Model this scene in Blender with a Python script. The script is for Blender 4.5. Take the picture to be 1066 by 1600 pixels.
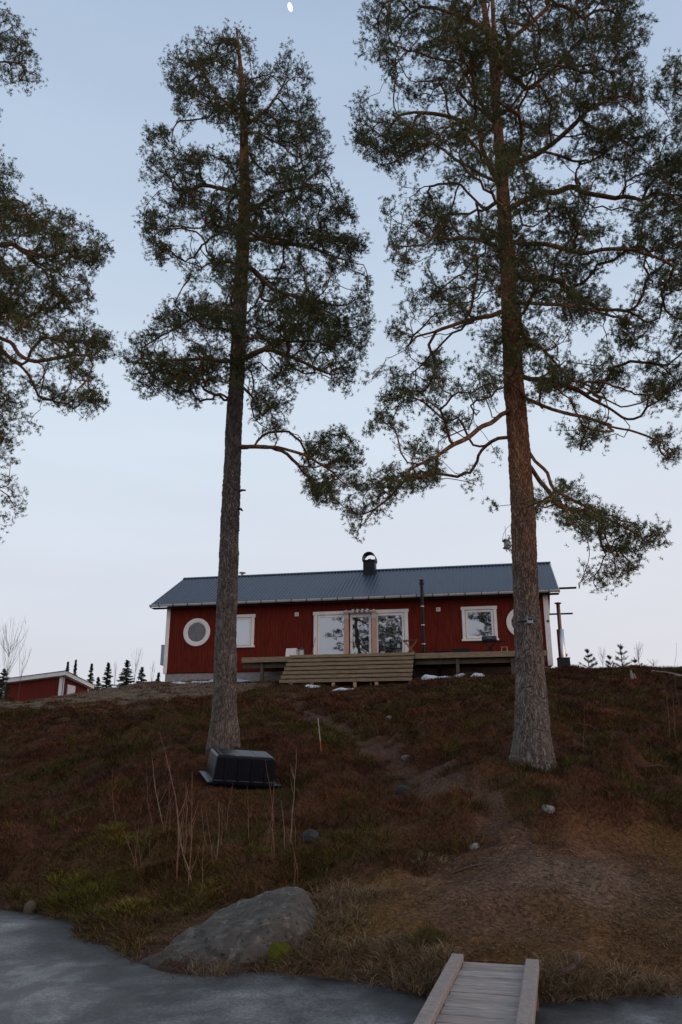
import bpy, math, random
import numpy as np
from mathutils import Vector, noise
S = bpy.context.scene; C = S.collection
for o in list(bpy.data.objects): bpy.data.objects.remove(o)
random.seed(7); rng = np.random.default_rng(11)
R = math.radians; PI = math.pi
# ------------------------------------------------------------------ camera, sky, light, exposure
F, TH, CZ = 1244.0, R(17.5), 1.95
cd = bpy.data.cameras.new('camera'); cam = bpy.data.objects.new('camera', cd); C.objects.link(cam)
cam.location = (0, 0, CZ); cam.rotation_euler = (R(90)+TH, 0, 0)
cd.sensor_fit = 'VERTICAL'; cd.sensor_height = 36; cd.sensor_width = 36; cd.lens = F/1600*36
cd.clip_start = .05; cd.clip_end = 4000
S.camera = cam
S.view_settings.view_transform = 'Standard'; S.view_settings.look = 'None'
S.view_settings.exposure = 0; S.view_settings.gamma = 1; S.view_settings.use_curve_mapping = False
SUN_EL, SUN_AZ = R(14), R(116)          # low behind the camera, well to its right; azimuth clockwise from +Y
w = bpy.data.worlds.new('World'); S.world = w; w.use_nodes = True
nt = w.node_tree; nt.nodes.clear()
def N(t, ty, **k):
    n = t.nodes.new(ty)
    for a, b in k.items(): setattr(n, a, b)
    return n
out = N(nt, 'ShaderNodeOutputWorld'); bg = N(nt, 'ShaderNodeBackground'); bg.inputs[1].default_value = 1
sky = N(nt, 'ShaderNodeTexSky', sky_type='NISHITA', sun_disc=False, sun_elevation=SUN_EL, sun_rotation=SUN_AZ, air_density=1.0, dust_density=.6, ozone_density=1.5)
tc = N(nt, 'ShaderNodeTexCoord'); sp = N(nt, 'ShaderNodeSeparateXYZ'); nt.links.new(tc.outputs['Generated'], sp.inputs[0])
cr = N(nt, 'ShaderNodeValToRGB'); nt.links.new(sp.outputs[2], cr.inputs[0])
def lin(r, g, b, k=1.0):
    f = lambda c: ((c/255+.055)/1.055)**2.4 if c > 10 else c/255/12.92
    return (f(r)*k, f(g)*k, f(b)*k, 1)
stops = [(0.0, lin(214, 214, 224)), (.11, lin(219, 221, 230)), (.25, lin(223, 231, 243)), (.38, lin(219, 231, 245)), (.58, lin(196, 213, 234)), (.78, lin(174, 194, 220)), (1.0, lin(150, 172, 204))]
e = cr.color_ramp.elements
e[0].position, e[0].color = stops[0]; e[1].position, e[1].color = stops[-1]
for p, c in stops[1:-1]: q = e.new(p); q.color = c
sc_ = N(nt, 'ShaderNodeVectorMath', operation='SCALE'); nt.links.new(sky.outputs[0], sc_.inputs[0]); sc_.inputs['Scale'].default_value = .1
mxw = N(nt, 'ShaderNodeMixRGB'); mxw.inputs[0].default_value = .95
nt.links.new(sc_.outputs[0], mxw.inputs[1])
# thin high cloud veil: very low contrast streaks
mp = N(nt, 'ShaderNodeMapping'); mp.inputs['Scale'].default_value = (1.2, 1.2, 7); nt.links.new(tc.outputs['Generated'], mp.inputs[0])
nz = N(nt, 'ShaderNodeTexNoise'); nz.inputs['Scale'].default_value = 2.2; nz.inputs['Detail'].default_value = 4; nt.links.new(mp.outputs[0], nz.inputs['Vector'])
mr = N(nt, 'ShaderNodeMapRange'); mr.inputs[1].default_value = .3; mr.inputs[2].default_value = .7; mr.inputs[3].default_value = .965; mr.inputs[4].default_value = 1.02
nt.links.new(nz.outputs[0], mr.inputs[0])
ml = N(nt, 'ShaderNodeVectorMath', operation='SCALE'); nt.links.new(cr.outputs[0], ml.inputs[0]); nt.links.new(mr.outputs[0], ml.inputs['Scale'])
# the sky is a little paler and pinker low on the right
xr = N(nt, 'ShaderNodeMapRange'); xr.inputs[1].default_value = -.25; xr.inputs[2].default_value = .45; nt.links.new(sp.outputs[0], xr.inputs[0])
zr = N(nt, 'ShaderNodeMapRange'); zr.inputs[1].default_value = .42; zr.inputs[2].default_value = .08; zr.inputs[4].default_value = .8; nt.links.new(sp.outputs[2], zr.inputs[0])
fm = N(nt, 'ShaderNodeMath', operation='MULTIPLY'); nt.links.new(xr.outputs[0], fm.inputs[0]); nt.links.new(zr.outputs[0], fm.inputs[1])
pk = N(nt, 'ShaderNodeMixRGB'); pk.inputs[2].default_value = lin(229, 227, 233); nt.links.new(fm.outputs[0], pk.inputs[0]); nt.links.new(ml.outputs[0], pk.inputs[1])
nt.links.new(pk.outputs[0], mxw.inputs[2]); nt.links.new(mxw.outputs[0], bg.inputs[0]); nt.links.new(bg.outputs[0], out.inputs[0])
ld = bpy.data.lights.new('sun', 'SUN'); ld.energy = .8; ld.angle = R(35); ld.color = (1, .64, .44)
sun = bpy.data.objects.new('sun', ld); C.objects.link(sun)
sun.rotation_euler = Vector((math.sin(SUN_AZ)*math.cos(SUN_EL), math.cos(SUN_AZ)*math.cos(SUN_EL), math.sin(SUN_EL))).to_track_quat('Z', 'Y').to_euler()

# ------------------------------------------------------------------ geometry helpers
cT, sT = math.cos(TH), math.sin(TH)
def ray(px, py):
    u = (px-533)/F; v = (800-py)/F
    return np.array([u, cT-v*sT, sT+v*cT])
def at(px, py, Y):                     # point of the place seen at (px, py) that lies Y metres ahead
    r = ray(px, py); t = Y/r[1]
    return np.array([t*r[0], Y, CZ+t*r[2]])
HA = math.atan2(.493, 2.582); HO = np.array([-8.99, 41.04])
ha = np.array([math.cos(HA), -math.sin(HA)]); hn = np.array([math.sin(HA), math.cos(HA)])
def house_xy(x, y): return HO + ha*x + hn*y

# ------------------------------------------------------------------ terrain
cp = []
def zat(z, px, py):
    r = ray(px, py); t = (z-CZ)/r[2]; return (t*r[0], t*r[1], z)
for px, py in [(-60, 1418), (0, 1422), (60, 1427), (105, 1437), (125, 1462), (170, 1474), (215, 1500), (262, 1524), (340, 1524), (430, 1518), (520, 1528), (600, 1540), (650, 1550), (700, 1556), (850, 1560), (960, 1556), (1066, 1552), (1150, 1548)]:
    x, y, z = zat(0, px, py); cp.append((x, y, 0)); cp.append((x*1.0, y-.45, -.16)); cp.append((x, y+.22, .12))
for px, py, Y in [(0, 1350, 14), (0, 1250, 17.5), (0, 1170, 22.5), (0, 1118, 30), (0, 1099, 35), (120, 1380, 12.6), (150, 1300, 14.5), (150, 1200, 19), (150, 1130, 26), (150, 1094, 34), (240, 1073, 37), (-40, 1113, 40), (0, 1108, 40), (50, 1102, 40), (100, 1095, 42), (145, 1087, 43), (190, 1079, 43),
        (250, 1420, 10.8), (348, 1171, 17), (350, 1400, 11), (350, 1300, 13), (350, 1232, 15), (350, 1112, 26), (350, 1087, 34),
        (480, 1440, 9.6), (600, 1450, 9.0), (600, 1372, 10.8), (600, 1300, 13), (600, 1222, 16), (600, 1152, 21), (600, 1106, 28), (560, 1078, 34.4),
        (832, 1192, 14), (830, 1280, 11.5), (830, 1400, 9.5), (800, 1480, 8.4), (830, 1124, 19), (830, 1084, 27), (830, 1060, 33.5),
        (1066, 1480, 8.6), (1066, 1400, 10), (1066, 1280, 12.6), (1066, 1184, 17), (1066, 1104, 24), (1066, 1056, 31), (930, 1053, 33), (1150, 1052, 31)]:
    cp.append(tuple(at(px, py, Y)))
for x, y, z in [(-2, 1, 5.85), (0, 0, 5.85), (5, -2.5, 5.45), (7, -3.8, 5.22), (12.5, -3.8, 5.25), (10, -1, 5.6), (19, -3, 5.65), (19.5, 0, 5.95), (0, 8, 5.9), (19, 8, 6), (10, 4, 5.9)]:
    p = house_xy(x, y); cp.append((p[0], p[1], z))
for q in [(-21, 50, 5.3), (-14, 50, 5.7), (-25, 36, 3.9), (-30, 28, 2.6), (-18, 20, .8), (-25, 16, .4), (-12, 13.2, .02), (-14, 12.2, -.2), (-25, 12, -.3), (0, 62, 5.7), (30, 62, 5.6), (-30, 62, 5.2), (26, 32, 5.4), (30, 20, 3.2), (18, 14, 1.6), (10, 9, .35),
          (9, 7.4, 0), (10, 6.5, -.25), (22, 8, 0), (22, 5, -.35), (-6, 8, -.4), (0, 5, -.4), (4, 5, -.4), (-12, 4, -.5), (12, 2, -.5), (0, -2, -.6)]: cp.append(q)
cp = np.array(cp, float); P2 = cp[:, :2]
def Uk(r2): return np.where(r2 > 1e-12, r2*np.log(np.maximum(r2, 1e-12))*.5, 0)
d2 = ((P2[:, None]-P2[None])**2).sum(-1); n_ = len(cp)
A = np.zeros((n_+3, n_+3)); A[:n_, :n_] = Uk(d2)+np.eye(n_)*.35; A[:n_, n_] = 1; A[:n_, n_+1:] = P2; A[n_, :n_] = 1; A[n_+1:, :n_] = P2.T
Wt = np.linalg.solve(A, np.r_[cp[:, 2], 0, 0, 0])
def sst(a, b, x):
    t = np.clip((x-a)/(b-a), 0, 1); return t*t*(3-2*t)
_g = rng.random((64, 64))
def vnoise(x, y, s, off=0.0):          # smooth value noise 0..1, period 64 cells
    x = np.asarray(x)*s+off+1000; y = np.asarray(y)*s+off*1.7+1000
    xi = np.floor(x).astype(int); yi = np.floor(y).astype(int); fx = x-xi; fy = y-yi
    fx = fx*fx*(3-2*fx); fy = fy*fy*(3-2*fy); a = xi % 64; b = yi % 64; a1 = (a+1) % 64; b1 = (b+1) % 64
    return (_g[a, b]*(1-fx)+_g[a1, b]*fx)*(1-fy)+(_g[a, b1]*(1-fx)+_g[a1, b1]*fx)*fy
def H0(x, y):
    x = np.atleast_1d(np.asarray(x, float)); y = np.atleast_1d(np.asarray(y, float))
    o = np.zeros(x.shape)
    for i in range(0, len(x), 20000):
        q = np.stack([x[i:i+20000], y[i:i+20000]], 1)
        o[i:i+20000] = Uk(((q[:, None]-P2[None])**2).sum(-1))@Wt[:n_]+Wt[n_]+q@Wt[n_+1:]
    far = sst(26, 55, np.hypot(x*1.0, (y-28)*.8))
    base = -.6+6.0*sst(9, 46, y)+1.0*sst(60, 400, y)*0
    return o*(1-far)+base*far
def Hm(x, y):                          # with small relief
    z = H0(x, y); k = sst(-.02, .5, z)
    return z+k*((vnoise(x, y, .9)-.5)*.22+(vnoise(x, y, 2.7, 5)-.5)*.10+(vnoise(x, y, 7.0, 9)-.5)*.04)
def G(px, py):                         # where the sight line through (px, py) meets the slope
    r = ray(px, py); t = np.arange(5, 70, .05); X = r[0]*t; Y = r[1]*t; Z = CZ+r[2]*t
    d = Z-Hm(X, Y); k = np.argmax(d < 0)
    if d[k] >= 0: k = len(t)-1
    return np.array([X[k], Y[k], Hm(X[k:k+1], Y[k:k+1])[0]])
def gz(x, y): return float(Hm([x], [y])[0])

# ------------------------------------------------------------------ object helpers
def tag(o, label=None, cat=None, group=None, kind=None):
    if label: o['label'] = label
    if cat: o['category'] = cat
    if group: o['group'] = group
    if kind: o['kind'] = kind
    return o
def thing(name, loc, label, cat, group=None, rz=0.0):
    o = bpy.data.objects.new(name, None); C.objects.link(o); o.location = tuple(float(v) for v in loc); o.rotation_euler = (0, 0, rz)
    o.empty_display_size = .2
    return tag(o, label, cat, group)
def link(name, me, mat, parent=None, world=False):
    o = bpy.data.objects.new(name, me); C.objects.link(o)
    if mat is not None: me.materials.append(mat)
    if parent is not None:
        o.parent = parent
        if world:
            p = parent
            off = Vector((0, 0, 0))
            while p is not None: off = off+p.location; p = p.parent
            o.location = -off
    return o
def npmesh(name, V, Fc, mat, parent=None, world=False, smooth=False, col=None, colname='tint'):
    me = bpy.data.meshes.new(name); V = np.ascontiguousarray(V, np.float32); n = len(V)
    me.vertices.add(n); me.vertices.foreach_set('co', V.ravel())
    if not isinstance(Fc, list): Fc = [Fc]
    Fc = [f for f in Fc if len(f)]
    li = np.concatenate([f.ravel() for f in Fc]).astype(np.int32); tot = np.concatenate([np.full(len(f), f.shape[1]) for f in Fc]).astype(np.int32)
    st = np.r_[0, np.cumsum(tot)[:-1]].astype(np.int32)
    me.loops.add(len(li)); me.loops.foreach_set('vertex_index', li)
    me.polygons.add(len(tot)); me.polygons.foreach_set('loop_start', st); me.polygons.foreach_set('loop_total', tot)
    if smooth: me.polygons.foreach_set('use_smooth', np.ones(len(tot), bool))
    me.update(calc_edges=True); me.validate()
    if col is not None:
        a = me.attributes.new(colname, 'FLOAT_COLOR', 'POINT'); c4 = np.ones((n, 4), np.float32); c4[:, :3] = col; a.data.foreach_set('color', c4.ravel())
    return link(name, me, mat, parent, world)
class MB:
    def __init__(s): s.v = []; s.f = []
    def add(s, V, Fs):
        k = len(s.v); s.v += [tuple(map(float, p)) for p in V]; s.f += [tuple(i+k for i in f) for f in Fs]; return s
    def box(s, x0, x1, y0, y1, z0, z1):
        return s.add([(x0, y0, z0), (x1, y0, z0), (x1, y1, z0), (x0, y1, z0), (x0, y0, z1), (x1, y0, z1), (x1, y1, z1), (x0, y1, z1)],
                     [(0, 3, 2, 1), (4, 5, 6, 7), (0, 1, 5, 4), (1, 2, 6, 5), (2, 3, 7, 6), (3, 0, 4, 7)])
    def bar(s, a, b, w_, h_, up=(0, 0, 1)):
        a = Vector(a); b = Vector(b); d = (b-a).normalized(); u = Vector(up)
        sd = d.cross(u)
        if sd.length < 1e-4: sd = d.cross(Vector((1, 0, 0)))
        sd.normalize(); u = sd.cross(d)
        V = [p+sd*i*w_/2+u*j*h_/2 for p in (a, b) for i, j in ((-1, -1), (1, -1), (1, 1), (-1, 1))]
        return s.add(V, [(0, 1, 2, 3), (7, 6, 5, 4), (0, 4, 5, 1), (1, 5, 6, 2), (2, 6, 7, 3), (3, 7, 4, 0)])
    def tube(s, pts, rad, k=8, cap=True):
        pts = [Vector(p) for p in pts]; rad = [rad]*len(pts) if not hasattr(rad, '__len__') else rad
        V = []; u = None
        for i, p in enumerate(pts):
            d = (pts[min(i+1, len(pts)-1)]-pts[max(i-1, 0)]).normalized()
            if u is None: u = d.cross(Vector((.3, .9, .2)).normalized()); u.normalize()
            u = (u-d*u.dot(d)).normalized(); v = d.cross(u)
            V += [p+(u*math.cos(2*PI*j/k)+v*math.sin(2*PI*j/k))*rad[i] for j in range(k)]
        Fs = [(i*k+j, i*k+(j+1) % k, (i+1)*k+(j+1) % k, (i+1)*k+j) for i in range(len(pts)-1) for j in range(k)]
        if cap: Fs += [tuple(range(k))[::-1], tuple((len(pts)-1)*k+j for j in range(k))]
        return s.add(V, Fs)
    def lathe(s, c, prof, k=20, axis='z'):
        V = []
        for r_, h_ in prof:
            for j in range(k):
                a, b = math.cos(2*PI*j/k)*r_, math.sin(2*PI*j/k)*r_
                V.append((c[0]+a, c[1]+b, c[2]+h_) if axis == 'z' else ((c[0]+a, c[1]-h_, c[2]+b) if axis == 'y' else (c[0]+h_, c[1]+a, c[2]+b)))
        n = len(prof)
        return s.add(V, [(i*k+j, i*k+(j+1) % k, (i+1)*k+(j+1) % k, (i+1)*k+j) for i in range(n-1) for j in range(k)])
    def build(s, name, mat, parent=None, world=False, bevel=0, smooth=False):
        me = bpy.data.meshes.new(name); me.from_pydata(s.v, [], s.f); me.update()
        if smooth: me.polygons.foreach_set('use_smooth', [True]*len(me.polygons))
        o = link(name, me, mat, parent, world)
        if bevel:
            m = o.modifiers.new('bevel', 'BEVEL'); m.width = bevel; m.segments = 1; m.limit_method = 'ANGLE'; m.angle_limit = R(40)
        return o

# ------------------------------------------------------------------ materials
def mat(name, col, rough=.8, metal=0, spec=.5, var=0.0, vscale=4.0, bump=0.0, bscale=30.0, stretch=(1, 1, 1), col2=None, tint=False, detail=6):
    m = bpy.data.materials.new(name); m.use_nodes = True; t = m.node_tree; b = t.nodes['Principled BSDF']
    b.inputs['Roughness'].default_value = rough; b.inputs['Metallic'].default_value = metal; b.inputs['Specular IOR Level'].default_value = spec
    L = t.links.new; b.inputs['Base Color'].default_value = (*col, 1)
    co = N(t, 'ShaderNodeTexCoord'); mp = N(t, 'ShaderNodeMapping'); mp.inputs['Scale'].default_value = stretch; L(co.outputs['Object'], mp.inputs[0])
    src = None
    if tint:
        at_ = N(t, 'ShaderNodeAttribute', attribute_name='tint'); src = at_.outputs['Color']; L(src, b.inputs['Base Color'])
    if var > 0 or col2:
        nz = N(t, 'ShaderNodeTexNoise'); nz.inputs['Scale'].default_value = vscale; nz.inputs['Detail'].default_value = detail; nz.inputs['Roughness'].default_value = .6
        L(mp.outputs[0], nz.inputs['Vector'])
        rp = N(t, 'ShaderNodeMapRange'); rp.inputs[1].default_value = .33; rp.inputs[2].default_value = .67; L(nz.outputs[0], rp.inputs[0])
        mx = N(t, 'ShaderNodeMixRGB')
        L(rp.outputs[0], mx.inputs[0])
        if src is not None:
            mx.blend_type = 'MULTIPLY'; mx.inputs[0].default_value = 1
            t.links.remove(mx.inputs[0].links[0]); rp.inputs[3].default_value = 1-var; rp.inputs[4].default_value = 1+var
            L(src, mx.inputs[1]); L(rp.outputs[0], mx.inputs[2])
        else:
            c2 = col2 or tuple(c*(1+var) for c in col); c1 = col if col2 else tuple(c*(1-var) for c in col)
            mx.inputs[1].default_value = (*c1, 1); mx.inputs[2].default_value = (*c2, 1)
        L(mx.outputs[0], b.inputs['Base Color'])
    if bump > 0:
        n2 = N(t, 'ShaderNodeTexNoise'); n2.inputs['Scale'].default_value = bscale; n2.inputs['Detail'].default_value = 5; L(mp.outputs[0], n2.inputs['Vector'])
        bp = N(t, 'ShaderNodeBump'); bp.inputs['Strength'].default_value = bump; bp.inputs['Distance'].default_value = .02; L(n2.outputs[0], bp.inputs['Height']); L(bp.outputs[0], b.inputs['Normal'])
    return m
M = dict(
    red=mat('falu_red_paint', (.135, .0125, .0042), .75, spec=.2, var=.32, vscale=3, stretch=(3, 3, .5), bump=.3, bscale=30),
    white=mat('white_paint', (.86, .77, .72), .55, var=.07, vscale=5, stretch=(1, 1, .5), bump=.1),
    roof=mat('slate_blue_sheet_metal', (.024, .035, .058), .42, spec=.45, var=.08, vscale=1.5),
    dark_metal=mat('dark_painted_metal', (.008, .0095, .014), .5, spec=.25, var=.2, vscale=8),
    soffit=mat('dark_soffit', (.05, .018, .014), .8, var=.2, vscale=5),
    gutter=mat('pale_gutter', (.48, .44, .42), .45, var=.1, vscale=3),
    concrete=mat('foundation_concrete', (.32, .27, .25), .9, var=.2, vscale=6, bump=.4, bscale=20),
    deck=mat('weathered_deck_wood', (.26, .180, .105), .75, var=.3, vscale=3, stretch=(1, 6, 6), bump=.3, bscale=25),
    deckdark=mat('weathered_beam_wood', (.10, .072, .045), .8, var=.3, vscale=4, bump=.3),
    post=mat('bare_pink_pine', (.50, .30, .21), .7, var=.15, vscale=5, stretch=(4, 4, .6)),
    dock=mat('grey_dock_wood', (.25, .195, .17), .8, col2=(.37, .30, .265), vscale=3.5, stretch=(7, 7, 7), bump=.5, bscale=30),
    steel=mat('brushed_steel', (.55, .53, .52), .32, metal=1, var=.1, vscale=10, stretch=(6, 6, .4)),
    rust=mat('warm_stained_pipe', (.22, .12, .10), .5, metal=.4, var=.3, vscale=8),
    black=mat('black_plastic', (.007, .008, .012), .5, spec=.5, var=.3, vscale=6, bump=.08, bscale=60),
    tubm=mat('black_moulded_plastic', (.0035, .0045, .009), .36, spec=.28, var=.3, vscale=5, bump=.1, bscale=40),
    greybox=mat('light_grey_enamel', (.36, .39, .44), .5, var=.05),
    wood=mat('garden_chair_wood', (.20, .10, .045), .6, var=.2, vscale=10),
    rock=None,
    snow=mat('old_snow', (.60, .61, .65), .6, var=.08, vscale=3, bump=.6, bscale=14),
    twig=mat('bare_twig_bark', (.10, .062, .045), .8, var=.3, vscale=20),
    redtwig=mat('reddish_sapling_bark', (.17, .075, .045), .7, var=.35, vscale=14),
    paletwig=mat('pale_sapling_bark', (.22, .15, .10), .7, var=.3, vscale=14),
    needle=mat('pine_needles', (.072, .082, .028), .6, spec=.25, col2=(.130, .132, .045), vscale=.9, detail=3),
    spruce=mat('spruce_needles', (.03, .042, .022), .7, spec=.2, col2=(.055, .07, .035), vscale=2),
    youngpine=mat('young_pine_needles', (.035, .055, .03), .7, spec=.2, col2=(.06, .08, .04), vscale=3),
    plant=mat('ground_plant', (.05, .03, .02), .85, spec=.15, tint=True, var=.25, vscale=14),
    straw=mat('dry_straw', (.26, .18, .10), .8, spec=.2, tint=True, var=.2, vscale=10),
    orange=mat('orange_stake_paint', (.55, .09, .03), .6, var=.1),
    forest=mat('distant_forest', (.02, .028, .018), .9, var=.3, vscale=.4),
    candle=mat('lantern_glass', (.5, .5, .47), .2),
)
def rock_mat(name, c1, c2, lichen, vs=6, wet=False):
    m = mat(name, c1, .85, col2=c2, vscale=vs, bump=.6, bscale=22); t = m.node_tree; b = t.nodes['Principled BSDF']; L = t.links.new
    old = b.inputs['Base Color'].links[0].from_socket
    co = N(t, 'ShaderNodeTexCoord'); vo = N(t, 'ShaderNodeTexNoise'); vo.inputs['Scale'].default_value = 8; vo.inputs['Detail'].default_value = 9; vo.inputs['Roughness'].default_value = .7; L(co.outputs['Object'], vo.inputs['Vector'])
    rp = N(t, 'ShaderNodeMapRange'); rp.inputs[1].default_value = .53; rp.inputs[2].default_value = .66; L(vo.outputs[0], rp.inputs[0])
    mx = N(t, 'ShaderNodeMixRGB'); mx.inputs[2].default_value = (*lichen, 1); L(rp.outputs[0], mx.inputs[0]); L(old, mx.inputs[1])
    v2 = N(t, 'ShaderNodeTexNoise'); v2.inputs['Scale'].default_value = 28; v2.inputs['Detail'].default_value = 2; L(co.outputs['Object'], v2.inputs['Vector'])
    r2 = N(t, 'ShaderNodeMapRange'); r2.inputs[1].default_value = .60; r2.inputs[2].default_value = .66; L(v2.outputs[0], r2.inputs[0])
    m2 = N(t, 'ShaderNodeMixRGB'); m2.inputs[2].default_value = (.02, .018, .016, 1); L(r2.outputs[0], m2.inputs[0]); L(mx.outputs[0], m2.inputs[1]); L(m2.outputs[0], b.inputs['Base Color'])
    if wet:                            # rusty brown waterline stain low on the stone
        g = N(t, 'ShaderNodeNewGeometry'); s = N(t, 'ShaderNodeSeparateXYZ'); L(g.outputs['Position'], s.inputs[0]); n4 = N(t, 'ShaderNodeTexNoise'); n4.inputs['Scale'].default_value = 3.5; n4.inputs['Detail'].default_value = 5; L(g.outputs['Position'], n4.inputs['Vector'])
        a4 = N(t, 'ShaderNodeMath', operation='MULTIPLY_ADD'); a4.inputs[1].default_value = -.45; L(n4.outputs[0], a4.inputs[0]); L(s.outputs[2], a4.inputs[2])
        r4 = N(t, 'ShaderNodeMapRange'); r4.inputs[1].default_value = -.19; r4.inputs[2].default_value = -.10; r4.inputs[3].default_value = .85; r4.inputs[4].default_value = 0; L(a4.outputs[0], r4.inputs[0])
        m4 = N(t, 'ShaderNodeMixRGB'); m4.inputs[2].default_value = (.045, .020, .012, 1); L(r4.outputs[0], m4.inputs[0]); L(m2.outputs[0], m4.inputs[1]); L(m4.outputs[0], b.inputs['Base Color'])
    return m
M['darkrock'] = rock_mat('dark_stone', (.02, .018, .018), (.04, .036, .034), (.07, .065, .06))
M['rock'] = rock_mat('lichen_granite', (.040, .030, .022), (.098, .078, .060), (.165, .145, .115), wet=True)
M['stone'] = rock_mat('pale_stone', (.16, .14, .125), (.26, .235, .215), (.32, .295, .27))
def glass_mat(name, refl=.38, tintc=(.86, .88, .92), inner=(.02, .02, .025)):
    m = bpy.data.materials.new(name); m.use_nodes = True; t = m.node_tree; t.nodes.clear(); L = t.links.new
    o = N(t, 'ShaderNodeOutputMaterial'); mx = N(t, 'ShaderNodeMixShader'); mx.inputs[0].default_value = refl
    d = N(t, 'ShaderNodeBsdfDiffuse'); d.inputs[0].default_value = (*inner, 1); g = N(t, 'ShaderNodeBsdfGlossy'); g.inputs[0].default_value = (*tintc, 1); g.inputs['Roughness'].default_value = .012
    co = N(t, 'ShaderNodeTexCoord'); nz = N(t, 'ShaderNodeTexNoise'); nz.inputs['Scale'].default_value = 1.6; nz.inputs['Detail'].default_value = 1; L(co.outputs['Object'], nz.inputs['Vector'])
    bp = N(t, 'ShaderNodeBump'); bp.inputs['Strength'].default_value = .12; bp.inputs['Distance'].default_value = .02; L(nz.outputs[0], bp.inputs['Height']); L(bp.outputs[0], g.inputs['Normal'])
    L(d.outputs[0], mx.inputs[1]); L(g.outputs[0], mx.inputs[2]); L(mx.outputs[0], o.inputs[0]); return m
M['glass'] = glass_mat('window_glass'); M['blind'] = glass_mat('window_glass_over_blind', .30, inner=(.42, .42, .44))
def bark_mat(name, z0, z1):            # grey plated bark low down, orange flaking bark higher up (the pine's own colours)
    m = bpy.data.materials.new(name); m.use_nodes = True; t = m.node_tree; b = t.nodes['Principled BSDF']; L = t.links.new
    b.inputs['Roughness'].default_value = .85; b.inputs['Specular IOR Level'].default_value = .2
    co = N(t, 'ShaderNodeTexCoord'); g = N(t, 'ShaderNodeNewGeometry'); s = N(t, 'ShaderNodeSeparateXYZ'); L(g.outputs['Position'], s.inputs[0])
    mp = N(t, 'ShaderNodeMapping'); mp.inputs['Scale'].default_value = (1, 1, .28); L(g.outputs['Position'], mp.inputs[0])
    nd = N(t, 'ShaderNodeTexNoise'); nd.inputs['Scale'].default_value = 9; L(mp.outputs[0], nd.inputs['Vector'])
    av = N(t, 'ShaderNodeMixRGB'); av.inputs[0].default_value = .30; L(mp.outputs[0], av.inputs[1]); L(nd.outputs['Color'], av.inputs[2])
    vo = N(t, 'ShaderNodeTexVoronoi', feature='DISTANCE_TO_EDGE'); vo.inputs['Scale'].default_value = 21; L(av.outputs[0], vo.inputs['Vector'])
    rp = N(t, 'ShaderNodeMapRange'); rp.inputs[1].default_value = 0; rp.inputs[2].default_value = .16; L(vo.outputs[0], rp.inputs[0])
    nz = N(t, 'ShaderNodeTexNoise'); nz.inputs['Scale'].default_value = 12; nz.inputs['Detail'].default_value = 8; nz.inputs['Roughness'].default_value = .7; L(mp.outputs[0], nz.inputs['Vector'])
    nr = N(t, 'ShaderNodeMapRange'); nr.inputs[1].default_value = .3; nr.inputs[2].default_value = .7; L(nz.outputs[0], nr.inputs[0])
    lo = N(t, 'ShaderNodeMixRGB'); lo.inputs[1].default_value = (.125, .090, .074, 1); lo.inputs[2].default_value = (.33, .255, .215, 1); L(nr.outputs[0], lo.inputs[0])
    hi = N(t, 'ShaderNodeMixRGB'); hi.inputs[1].default_value = (.26, .11, .055, 1); hi.inputs[2].default_value = (.54, .26, .14, 1); L(nr.outputs[0], hi.inputs[0])
    n3 = N(t, 'ShaderNodeTexNoise'); n3.inputs['Scale'].default_value = 1.3; n3.inputs['Detail'].default_value = 4; L(g.outputs['Position'], n3.inputs['Vector'])
    ma = N(t, 'ShaderNodeMath', operation='MULTIPLY_ADD'); ma.inputs[1].default_value = 3.5; ma.inputs[2].default_value = -1.75; L(n3.outputs[0], ma.inputs[0])
    ad = N(t, 'ShaderNodeMath', operation='ADD'); L(ma.outputs[0], ad.inputs[0]); L(s.outputs[2], ad.inputs[1])
    hr = N(t, 'ShaderNodeMapRange'); hr.inputs[1].default_value = z0; hr.inputs[2].default_value = z1; L(ad.outputs[0], hr.inputs[0])
    mh = N(t, 'ShaderNodeMixRGB'); L(hr.outputs[0], mh.inputs[0]); L(lo.outputs[0], mh.inputs[1]); L(hi.outputs[0], mh.inputs[2])
    fu = N(t, 'ShaderNodeMixRGB'); fu.blend_type = 'MULTIPLY'; fu.inputs[0].default_value = .8; L(mh.outputs[0], fu.inputs[1])
    r3 = N(t, 'ShaderNodeMapRange'); r3.inputs[3].default_value = .34; L(rp.outputs[0], r3.inputs[0]); L(r3.outputs[0], fu.inputs[2]); L(fu.outputs[0], b.inputs['Base Color'])
    bp = N(t, 'ShaderNodeBump'); bp.inputs['Strength'].default_value = .9; bp.inputs['Distance'].default_value = .03
    a2 = N(t, 'ShaderNodeMath', operation='MULTIPLY_ADD'); a2.inputs[1].default_value = .5; L(nz.outputs[0], a2.inputs[0]); L(rp.outputs[0], a2.inputs[2]); L(a2.outputs[0], bp.inputs['Height']); L(bp.outputs[0], b.inputs['Normal'])
    return m

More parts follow.
